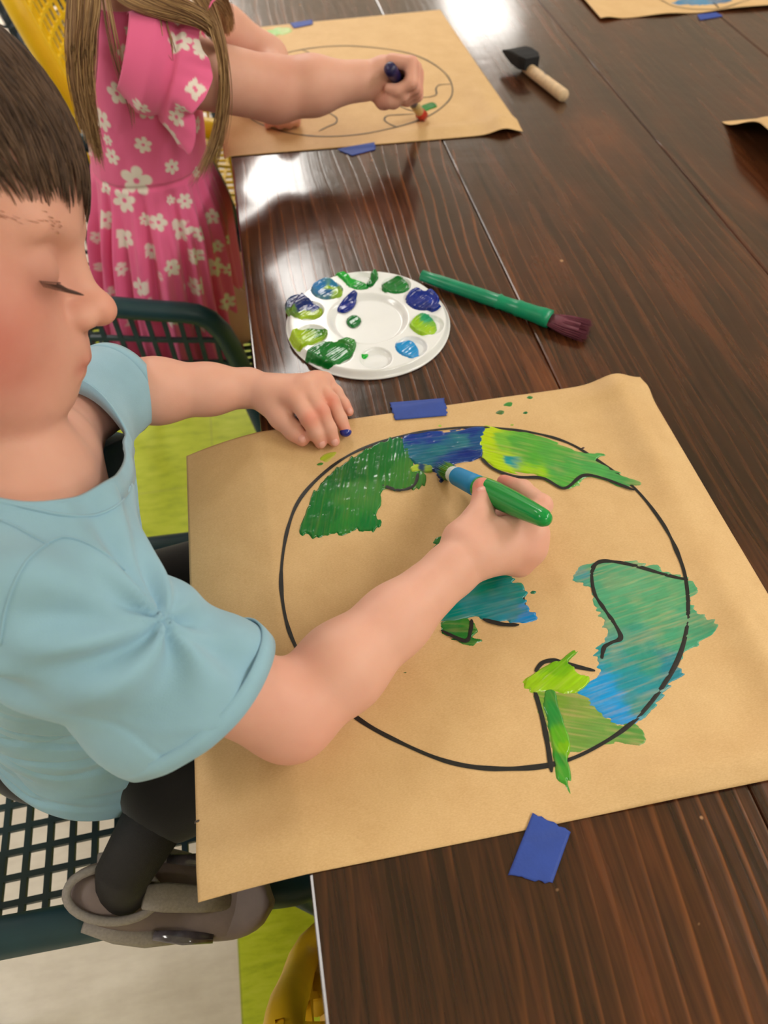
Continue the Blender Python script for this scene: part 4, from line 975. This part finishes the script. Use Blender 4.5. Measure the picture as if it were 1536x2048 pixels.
# shoes
def shoe(heel,toe,upv,parent,label,w=.034):
    ax=toe-heel; L=np.linalg.norm(ax); d=ax/L; side=unit(np.cross(upv,d)); upv=np.cross(d,side); n=30
    def loft(rows,seg=28,expo=.8):
        V_=[];F_=[]
        for t,c,hw,h0,h1 in rows:
            for j in range(seg):
                a=j/seg*2*PI; cx,sx=math.cos(a),math.sin(a)
                x_=math.copysign(abs(cx)**expo,cx)*hw; z_=(h0+h1)/2+math.copysign(abs(sx)**expo,sx)*(h1-h0)/2
                V_.append(heel+d*L*t+side*(x_+c)+upv*z_)
        m=len(rows)
        for i in range(m-1):
            for j in range(seg): F_.append((i*seg+j,i*seg+(j+1)%seg,(i+1)*seg+(j+1)%seg,(i+1)*seg+j))
        F_+= [tuple(range(seg-1,-1,-1)),tuple((m-1)*seg+j for j in range(seg))]
        return np.array(V_),F_
    prof=lambda t: w*(1-abs(2*t-1)**5)**.5*(.82+.20*math.sin(t*PI*.95-.2))
    ts=np.linspace(.0,1,n)
    sole=[(t,0,max(prof(t),.004),-.003+.012*max(0,t-.8)**1.2*3,.034-.010*math.sin(t*PI)+ (0.006 if t<.15 else 0)+.004*max(0,t-.8)*5) for t in ts]
    obj('shoe_sole',loft(sole,28,.5),'rubber',parent)
    up_=[(t,0,max(prof(t)*.93,.003),.012,(.062-.030*sstep(.15,.62,t)-.010*sstep(.6,1,t)+.004*math.sin(t*9))) for t in ts[1:-1]]
    o_=obj('shoe',loft(up_,28,.85),'rubber',parent,label=label)
    top=lambda t:.062-.030*sstep(.15,.62,t)
    ring=[heel+d*L*(.27+.20*math.cos(a))+side*.021*math.sin(a)+upv*(.060-.012*math.cos(a)) for a in np.linspace(0,2*PI,28,endpoint=False)]
    obj('shoe_collar',tube(ring,.0038,10,closed=True),'shoegrey',o_)
    for sgn in (1,-1):
        pts=[heel+d*L*t+side*sgn*(prof(t)*.93+.001)+upv*h for t,h in ((.14,.050),(.28,.036),(.42,.028),(.56,.022))]
        obj('shoe_stripe',tube(pts,[.006,.009,.009,.004],8,flat=.9),'shoegrey',o_)
        pts=[heel+d*L*t+side*sgn*(prof(t)*.90)+upv*h for t,h in ((.46,.036),(.60,.030),(.74,.026))]
        obj('shoe_panel',tube(pts,[.004,.006,.004],10,flat=.6),'shoegloss',o_)
    tng=[heel+d*L*t+upv*h for t,h in ((.42,.060),(.50,.048),(.66,.036),(.80,.028))]
    obj('shoe_tongue',tube(tng,[.010,.012,.011,.008],12,flat=.35,up=tuple(upv)),'shoegrey',o_)
    return heel+d*L*.26+upv*.05
hl,tl=P(168,1778,-.262),P(550,1806,-.262)
ank=shoe(hl,tl,unit(V(0,-.18,1)),boy,'near black trainer with taupe sole')
hl2,tl2=V(-.27,.46,-.262),V(-.11,.475,-.262)
shoe(hl2,tl2,V(0,0,1),boy,'far black trainer with taupe sole')
obj('sock',tube([ank-V(0,0,.02),ank+V(.012,.008,.022),P(335,1595,-.188)],[.0235,.024,.032],16),'shoeblack',boy,label='black sock')
p_=hitp(268,1500); q=P(275,1603,-.20)
obj('ankle_patch',tube([P(262,1600,-.185),P(285,1612,-.195),P(300,1622,-.21)],[.004,.007,.001],8,flat=.4),'sockskin',boy,label='bare skin above the sock')

# ================================================================== CHILD IN THE PINK DRESS (far)
girl=thing('person','child with long fair hair in a pink daisy dress, painting on the far sheet','person',(-.16,1.05,-.33))
gs=SDF((-.31,.84,-.36),(.26,1.30,.44),.0024)
GR=np.column_stack([unit(V(.85,.05,-.52)),unit(V(-.05,1,0)),V(0,0,1)]); GR[:,2]=np.cross(GR[:,0],GR[:,1]); GR[:,2]/=np.linalg.norm(GR[:,2]); GR[:,1]=np.cross(GR[:,2],GR[:,0])
GO=V(-.055,1.06,.335); gm=sculpt_head(gs,GO,GR,.98)
GSR=Y(352,138,.955); GEL=D(548,180,.915); GW=D(720,162,.935)
FCn=gp(.71)
gs.add([('c',gm(-.02,0,-.05),V(-.11,1.055,.185),.034,.038)],.02)
gs.add([('e',(-.125,1.05,.10),(.060,.085,.095)),('e',(-.145,1.05,-.03),(.065,.088,.10)),('e',(-.16,1.05,-.15),(.075,.10,.09)),('c',GSR+V(-.01,.03,-.005),V(-.075,1.145,.135),.032,.032)],.04)
gs.add([('c',GSR,GEL,.0385,.0365),('c',GEL,fm(GEL,GW,.45),.0365,.0335),('c',fm(GEL,GW,.45),GW,.0335,.0220)],.012)
g2s,g2e,g2w=D(452,62,1.06),D(535,118,1.09),P(566,205,.030)
gs.add([('c',V(-.075,1.145,.135),g2s,.032,.031),('c',g2s,g2e,.033,.029),('c',g2e,g2w,.029,.021)],.014)
# resting left hand
Gc=P(572,225,.02); gs.add([('c',g2w,Gc,.020,.015)],.006)
for a,b in (((552,236),(536,249)),((566,240),(560,251)),((578,240),(578,250)),((590,236),(594,246))): finger(gs,[Gc,P(a[0],a[1],.016),P(b[0],b[1],.007)],(.010,.008,.006),.004,.004)
# right fist around the brush
wv=unit(FCn-GW); wv=unit(wv-gd*(wv@gd)); nv_=unit(CAMU*.75-CAMB*.65); nv_=nv_-gd*(nv_@gd); nv_=unit(nv_-wv*(nv_@wv))
gs.add([('c',GW,FCn-wv*.028+nv_*.004,.0215,.021),('c',FCn-wv*.026+gd*.014+nv_*.006,FCn-wv*.022-gd*.020+nv_*.004,.019,.018),('c',FCn-wv*.016+gd*.018+nv_*.014,FCn-wv*.010-gd*.022+nv_*.012,.014,.013)],.010)
for i in range(4):
    c=FCn+gd*(.0225-.0145*i); s_=(1,1.02,.98,.86)[i]
    finger(gs,[c+nv_*.018-wv*.004,c+wv*.0215*s_+nv_*.012,c+wv*.0215*s_-nv_*.010,c+wv*.004-nv_*.0175*s_,c-wv*.008-nv_*.0135],(.0095*s_,.0088*s_,.0082*s_,.0074*s_,.0066*s_),.0035,.0028)
finger(gs,[FCn-wv*.030-gd*.004-nv_*.004,FCn-wv*.022+gd*.002-nv_*.018,FCn-wv*.006+gd*.010-nv_*.024,FCn+wv*.008+gd*.014-nv_*.0215],(.0145,.0115,.0092,.0078),.006,.004)
# kneeling legs
for yy in (1.0,1.11): gs.add([('c',(-.15,yy,-.16),(-.07,yy-.005,-.25),.052,.042),('c',(-.08,yy,-.26),(-.25,yy,-.275),.038,.030)],.03)
v,f=gs.mesh(); v=laplace(v,f,1,.4)
sp=[(GEL,.05,(230,140,126),.35),(FCn+wv*.02,.03,(226,130,116),.4),(FCn-wv*.02-nv_*.02,.015,(216,104,100),.5),(gm(.05,-.045,-.055),.026,(210,110,100),.5)]
obj('body',(v,f,skin_cols(v,sp)),'skin',girl)
for a,b in (((556,240),(542,246)),): pass
# dress: lofted jersey with gathers under the waist seam
def gdress():
    nz,na=330,420; zt,zb=.190,-.300; V_=[]
    zz=zt+(zb-zt)*np.linspace(0,1,nz)**1.0
    kz=[.190,.175,.150,.10,.05,.0,-.02,-.08,-.16,-.24,-.30]
    cx=np.interp(-zz,-np.array(kz),[-.112,-.112,-.115,-.126,-.136,-.143,-.145,-.150,-.160,-.165,-.165])
    rx=np.interp(-zz,-np.array(kz),[.050,.068,.074,.073,.077,.080,.082,.096,.104,.108,.108])
    ry=np.interp(-zz,-np.array(kz),[.060,.096,.108,.102,.095,.094,.096,.120,.142,.152,.154])
    rx=np.convolve(np.pad(rx,12,'edge'),np.ones(25)/25,'valid'); ry=np.convolve(np.pad(ry,12,'edge'),np.ones(25)/25,'valid')
    t=np.arange(na)/na*2*PI; Z,Tt=np.meshgrid(zz,t,indexing='ij')
    gat=sstep(-.008,-.10,Z); g0=np.exp(-((Z+.012)/.012)**2)
    fold=(.0062*np.sin(Tt*17+1.5*np.sin(Tt*3))+.004*np.sin(Tt*31+Z*9))*(.35*sstep(-.003,-.02,Z)+gat*.9)
    seam=-.0030*np.exp(-((Z+.004)/.003)**2); bod=(fbm(Tt*3,Z*16,5,3)-.45)*.006*(1-gat)
    ex=.88; c_,s_=np.cos(Tt),np.sin(Tt); X_=np.sign(c_)*np.abs(c_)**ex; Y_=np.sign(s_)*np.abs(s_)**ex
    R_=1+(fold+seam+bod)/.1
    x=cx[:,None]+rx[:,None]*X_*R_; y=1.05+ry[:,None]*Y_*R_; x=np.minimum(x,TX0-.006)
    v=np.stack([x,y,Z],2).reshape(-1,3)
    f=gridf(nz,na); i,j=np.meshgrid(np.arange(nz-1),np.arange(na),indexing='ij'); i=i.ravel();j=j.ravel();j2=(j+1)%na
    f=np.stack([i*na+j,(i+1)*na+j,(i+1)*na+j2,i*na+j2],1)
    # hem roll so that the cloth has an edge
    return v,f
dv,df=gdress()
dbvh=BVHTree.FromPolygons([tuple(q) for q in dv],df.tolist())
PINK=S(246,112,164); WHT=S(246,234,226)
def daisy(v,col,p,n,R,phi,np_=6,cut=None):
    n=unit(n); a=unit(np.cross(n,V(.2,.1,1))); b=np.cross(n,a); rel=v-p; u=rel@a; w=rel@b; q=rel@n
    r=np.hypot(u,w); th=np.arctan2(w,u)+phi
    edge=R*(.42+.58*np.abs(np.cos(np_*.5*th))**.55); m=sstep(R*.10,-R*.06,r-edge)*sstep(R*.16,R*.24,r)*(np.abs(q)<R*.8)
    m=m[:,None]; col[:]=col*(1-m)+WHT*m
FL=[(250,107,14),(297,131,26),(352,131,18),(234,187,20),(293,219,19),(204,240,20),(325,212,14),(286,290,16),(224,313,15),(273,362,28),(344,334,14),(249,401,22),(212,376,12),(210,440,18),(289,438,12),(317,445,16),(361,459,21),(369,402,14),(252,477,18),(391,513,15),(340,400,9),(303,500,16),(243,538,14),(200,534,10),(193,475,12),(342,535,16),(391,344,10),(281,575,18),(388,573,18),(429,536,18),(227,590,18),(453,603,17),(402,468,14),(425,433,14),(320,552,9),(459,540,12),(435,492,12),(215,280,10),(262,60,12),(330,60,12),(180,300,12),(455,480,10),(300,610,14),(340,640,15),(400,650,15),(262,640,14)]
col=np.tile(PINK,(len(dv),1)); fpts=[]
for k,(x,y,r_) in enumerate(FL):
    d=unit(ray(x,y)); h=dbvh.ray_cast(Vector((0,0,H)),Vector(d))
    if h[0] is None: continue
    p=np.array(h[0]); n=np.array(h[1]); dep=(p-V(0,0,H))@(-CAMB); daisy(dv,col,p,n,r_*dep/F*1.08,k*1.3,6 if k%3 else 5); fpts.append(p)
g=np.random.default_rng(8)
for k in range(260):
    i=g.integers(len(dv)); p=dv[i]
    if any(np.linalg.norm(p-q)<.036 for q in fpts): continue
    if p[1]<1.0: continue
    n=p-V(-.15,1.05,p[2]); daisy(dv,col,p,n,.010+.007*g.random(),k*.7,6); fpts.append(p)
dr=obj('dress',(dv,df,col),'dress',girl,label='pink jersey dress printed with white daisies')
md=dr.modifiers.new('thickness','SOLIDIFY'); md.thickness=.0016; md.offset=-1
# ruffled sleeve
def ruffle(center,axis,r0,w,amp,nw,ph,upd,parent,lab,tilt=.0,sc=(1,1)):
    nu,nvv=260,52; a=unit(axis); b=unit(upd-a*(upd@a)); c=np.cross(a,b); V_=[]
    for i in range(nu):
        t=i/nu*2*PI
        for j in range(nvv):
            s_=j/(nvv-1); ww=w*(.75+.45*(math.sin(t*.5+ph)**2))
            q_=max(0.,(s_-.42)/.58); rad=r0*(1-.10*math.exp(-((s_-.42)/.05)**2))*(.70+.30*min(1,s_/.22))+.012*q_+amp*q_**1.3*math.sin(nw*t+ph)+amp*.5*q_*math.sin((nw+3)*t+1)+.0012*q_*math.sin(23*t)
            adv=-.050+.050*min(1.,s_/.42)+ww*q_*(1-.25*q_)+amp*.7*q_*math.cos(nw*t+ph)
            V_.append(center+(b*math.cos(t)*sc[0]+c*math.sin(t)*sc[1])*rad+a*adv+b*(tilt*s_*math.cos(t)))
    f=gridf(nu,nvv,True); V_=np.array(V_); cl_=np.tile(PINK,(len(V_),1)); g=np.random.default_rng(int(ph*10)+3)
    for k in range(34):
        q=V_[g.integers(len(V_))]; ax_=q-center; daisy(V_,cl_,q,unit(ax_-a*(ax_@a))+a*.3,.0085+.003*g.random(),k,6)
    o=obj('ruffled_sleeve',(V_,f,cl_),'dress',parent,label=lab); m=o.modifiers.new('thickness','SOLIDIFY'); m.thickness=.0012; return o
aax=unit(GEL-GSR)
ruffle(GSR+aax*(-.008)+V(-.004,.004,-.002),unit(aax+V(.0,-.22,-.08)),.050,.040,.0120,5,.6,V(0,0,1),dr,'near ruffled sleeve',sc=(1.15,1.0))
ruffle(V(-.068,1.150,.135),unit(g2s-V(-.075,1.145,.135)),.040,.035,.006,5,2.1,V(0,0,1),dr,'far ruffled sleeve')
# long hair
def long_hair():
    g=np.random.default_rng(3); out=[]; cols=[]
    def guide(pts): # (px,py,y-plane)
        return catmull([Y(a,b,c) for a,b,c in pts],4)
    groups=[
     ([guide([(150,-70,.99),(150,20,.95),(148,110,.935),(160,200,.93),(190,280,.925),(206,345,.925)]),guide([(185,-70,.99),(178,20,.95),(170,100,.935),(175,190,.93),(188,250,.925),(200,300,.925)]),
       guide([(205,-70,1.0),(200,10,.96),(192,70,.94),(186,130,.935),(182,180,.93),(180,225,.93)]),guide([(142,-70,1.02),(136,20,.97),(135,90,.95),(140,150,.94),(150,210,.94),(160,260,.94)])],1900),
     ([guide([(215,-70,1.0),(225,-20,.97),(270,15,.945),(340,34,.93),(395,45,.93),(432,70,.94)]),guide([(235,-70,1.0),(262,-30,.97),(320,0,.945),(385,25,.93),(430,60,.93),(446,95,.95)]),
       guide([(280,-70,1.0),(310,-35,.97),(360,-5,.945),(410,25,.94),(440,60,.95),(448,110,.96)])],1500),
     ([guide([(330,-70,1.0),(380,-10,.96),(425,60,.925),(448,160,.915),(440,260,.91),(412,330,.905)]),guide([(360,-70,1.0),(410,0,.955),(440,80,.925),(440,180,.915),(418,290,.91),(372,380,.905)]),guide([(390,-70,1.0),(425,0,.96),(448,90,.93),(456,190,.92),(446,280,.915),(432,345,.91)])],170),
     ([guide([(195,-70,1.0),(205,20,.955),(215,80,.94),(235,150,.935),(256,215,.935),(266,260,.935)]),guide([(205,-70,1.0),(222,20,.955),(236,90,.94),(246,150,.935),(262,220,.935),(268,255,.935)])],12),
     ([guide([(330,-70,1.0),(335,20,.95),(345,70,.93),(352,100,.925),(356,125,.92),(358,140,.92)]),guide([(300,-70,1.0),(318,10,.95),(330,60,.93),(336,90,.925),(340,110,.92),(342,125,.92)])],8),
     ([guide([(200,-70,1.02),(260,-40,1.0),(330,-30,.99),(400,-10,.99),(440,20,1.0),(450,70,1.01)]),guide([(190,-90,1.05),(260,-70,1.02),(340,-60,1.01),(420,-40,1.01),(455,10,1.03),(462,60,1.05)])],900)]
    for gl,n in groups:
        gl=[np.array(x) for x in gl]; m=len(gl)
        for _ in range(n):
            w=g.dirichlet(np.ones(m)*.7); p=sum(wi*gi for wi,gi in zip(w,gl)); k=len(p); t=np.linspace(0,1,k)[:,None]
            cut=1-.18*g.random()**2; p=np.stack([np.interp(np.linspace(0,cut,k),np.linspace(0,1,k),p[:,a]) for a in range(3)],1)
            ph=g.random(3)*6; am=g.random()*.0035+.001; p=p+am*np.stack([np.sin(t[:,0]*6+ph[0]),np.sin(t[:,0]*5+ph[1]),np.sin(t[:,0]*4+ph[2])*.3],1)*t+g.normal(size=3)*.0016+np.array([0,-.006,0])*g.random()*(1-t)
            out.append(p)
    # hair over the skull, outside the frame
    sk=[]
    for _ in range(5200):
        a=math.radians(52+256*g.random()); d=unit(V(-.15+.1*g.normal(),.08*g.normal(),1)); e1=unit(V(math.cos(a),math.sin(a),.25)); e2=V(math.cos(a)*.9-.25,math.sin(a)*.95,-.75); s0=.45*g.random()**1.5; p=[]
        for q in range(len(out[0])):
            t=s0+(1-s0)*q/(len(out[0])-1); dd=unit(d*(1-t)**2+e1*2*t*(1-t)*1.3+e2*t*t); p.append(gm(*(V(0,0,.010)+dd*V(.095,.080,.088)*(1.0+.04*t))))
        sk.append(p)
    out=np.array(out+sk)
    return hair_strands(out,.00065,[(96,66,46),(160,122,86),(200,162,114),(132,96,68),(214,178,130)],3,6,.25)
obj('hair',long_hair(),'hair',girl,label='long fair brown hair')

# ================================================================== CHAIRS
def chair(name,label,cat,pos,rot,mat,hw=.225,arm=.10,armf=.10,back=.38,sl=.46,pitch=.026,seat=-.29,legs=True,rr=.0145,flare=.15,group=None):
    """perforated resin armchair; local frame: +x is the front, z is measured from the table top"""
    t=thing(name,label,cat,(pos[0],pos[1],-T)); ca,sa=math.cos(rot),math.sin(rot)
    W=lambda p:np.stack([pos[0]+p[...,0]*ca-p[...,1]*sa,pos[1]+p[...,0]*sa+p[...,1]*ca,p[...,2]],-1)
    def seatf(u,s):
        u=np.asarray(u,float);s=np.asarray(s,float); x=sl*.5-sl*u; hh=hw*(1-.06*u)
        fl=.66; k=np.clip((np.abs(s)-fl)/(1-fl),0,1); y=np.sign(s)*hh*((np.minimum(np.abs(s),fl)/fl)*(1-flare)+flare*np.sin(k*PI/2))
        a=armf+(arm-armf)*sstep(.15,.8,u); a=a*sstep(-.02,.22,u)
        z=seat+a*(1-np.cos(k*PI/2))+.012*np.cos(s*PI/2)*-1+.0 -.03*sstep(.12,0,u)*(k<.01)*0 + .02*sstep(.8,1.,u)*(1-k)
        x=x-.04*(np.abs(s)**3)*sstep(.2,0,u)          # rounded front corners
        return W(np.stack([x,y,z],-1))
    def backf(v_,s):
        v_=np.asarray(v_,float);s=np.asarray(s,float); hh=hw*(.94-.05*v_)
        z0=seat+.02; zz=z0+back*v_*(1-.10*np.abs(s)**4); x=-sl*.5-.10*v_+.055*np.abs(s)**2.2; x=x-.02*np.sin(v_*PI)*0
        return W(np.stack([x,hh*s,zz],-1))
    def lattice(fn,nu,ns,ub=.0030,tk=.0028):
        ms=[]
        def bar(u,s,sg):
            p=fn(u,s); n=len(p); e=1e-3; du=fn(np.clip(u+e,0,1),s)-fn(np.clip(u-e,0,1),s); ds=fn(u,np.clip(s+e,-1,1))-fn(u,np.clip(s-e,-1,1))
            nn_=np.cross(du,ds); nn_/=np.linalg.norm(nn_,axis=1)[:,None]+1e-12; tt=frames(p)[0]; sd_=np.cross(tt,nn_); sd_/=np.linalg.norm(sd_,axis=1)[:,None]+1e-12
            V_=np.stack([p+sd_*ub+nn_*tk,p-sd_*ub+nn_*tk,p-sd_*ub-nn_*tk,p+sd_*ub-nn_*tk],1).reshape(-1,3)
            F_=[(i*4+j,i*4+(j+1)%4,(i+1)*4+(j+1)%4,(i+1)*4+j) for i in range(n-1) for j in range(4)]
            ms.append((V_,F_))
        for s in np.linspace(-1,1,ns): bar(np.linspace(0,1,26),np.full(26,s),0)
        for u in np.linspace(0,1,nu): bar(np.full(40,u),np.linspace(-1,1,40),1)
        return join(*ms)
    nseg=int(sl/pitch); nsd=int((2*hw+arm*1.2)/pitch)
    obj('seat',lattice(seatf,nseg,nsd),mat,t,smooth=False)
    obj('backrest',lattice(backf,int(back/pitch),int(2*hw/pitch)),mat,t,smooth=False)
    sd1=seatf(np.linspace(0,.97,24),np.full(24,1.)); fr=seatf(np.zeros(24),np.linspace(1,-1,24)); sd2=seatf(np.linspace(0,.97,24),np.full(24,-1.))
    bk=backf(np.linspace(max(arm/back,.06),1,12),np.full(12,1.)); top=backf(np.ones(22),np.linspace(1,-1,22)); bk2=backf(np.linspace(max(arm/back,.06),1,12),np.full(12,-1.))
    path=np.vstack([fr[1:-1],sd2[:-1],bk2[:-1],top[::-1][1:-1],bk[::-1][:-1],sd1[::-1][1:]])
    path=smooth_loop(path,3)
    obj('rim',tube(path,rr,12,closed=True),mat,t)
    obj('backrest_band',tube(backf(np.full(20,.0),np.linspace(-1,1,20)),.010,8),mat,t)
    if legs:
        for sx,sy in ((1,1),(1,-1),(-1,1),(-1,-1)):
            u=.12 if sx>0 else .90; top_=seatf(np.array([u]),np.array([sy*.8]))[0]; lo=W(np.array([[sx*(sl*.5+.02),sy*(hw+.01),-T]]))[0]
            obj('leg',tube([top_+V(0,0,-.002),top_*.5+lo*.5,lo],[.017,.014,.010],12),mat,t)
    return t
chair('armchair','dark teal perforated armchair, nearest one, with the child in pale blue on it','chair',(-.268,.341),.04,'teal',hw=.208,arm=.065,armf=.03,sl=.50,back=.36,rr=.018,pitch=.0215)
chair('armchair','dark teal perforated armchair under the child in the pink dress','chair',(-.205,1.058),0,'teal',hw=.227,arm=.21,armf=.17,sl=.40,back=.28,pitch=.020)
chair('armchair','bright yellow perforated armchair behind the long-haired child','chair',(-.035,1.56),-.15,'yellow',hw=.24,arm=.20,armf=.17,sl=.46,back=.42,pitch=.026,rr=.017)
chair('armchair','dark navy perforated armchair beyond the bright yellow one','chair',(-.34,2.35),.0,'navy',hw=.24,arm=.16,armf=.12,sl=.46,back=.40)
chair('armchair','mustard yellow perforated armchair mostly hidden under the near end of the table','chair',(.138,-.118),PI/2,'mustard',hw=.205,arm=.225,armf=.225,sl=.46,back=.24)
EXPO=.4

# ================================================================== CAMERA AND RENDER SETTINGS
cam=bpy.data.cameras.new('camera'); co=bpy.data.objects.new('camera',cam); C.objects.link(co)
cam.sensor_fit='VERTICAL'; cam.sensor_height=36.; cam.lens=F*36/2048
co.location=(0,0,H+T); co.rotation_euler=(_a,0,YAW)
cam.clip_start=.02
cam.dof.use_dof=True; cam.dof.focus_distance=.56; cam.dof.aperture_fstop=6.3
sc=bpy.context.scene; sc.camera=co
w=bpy.data.worlds.new('world'); sc.world=w; w.use_nodes=True; w.node_tree.nodes['Background'].inputs[0].default_value=(.9,.92,1,1); w.node_tree.nodes['Background'].inputs[1].default_value=.2
sc.view_settings.view_transform='Standard'; sc.view_settings.look='None'; sc.view_settings.gamma=1; sc.view_settings.exposure=EXPO
sc.view_settings.use_curve_mapping=False
sc.cycles.max_bounces=8
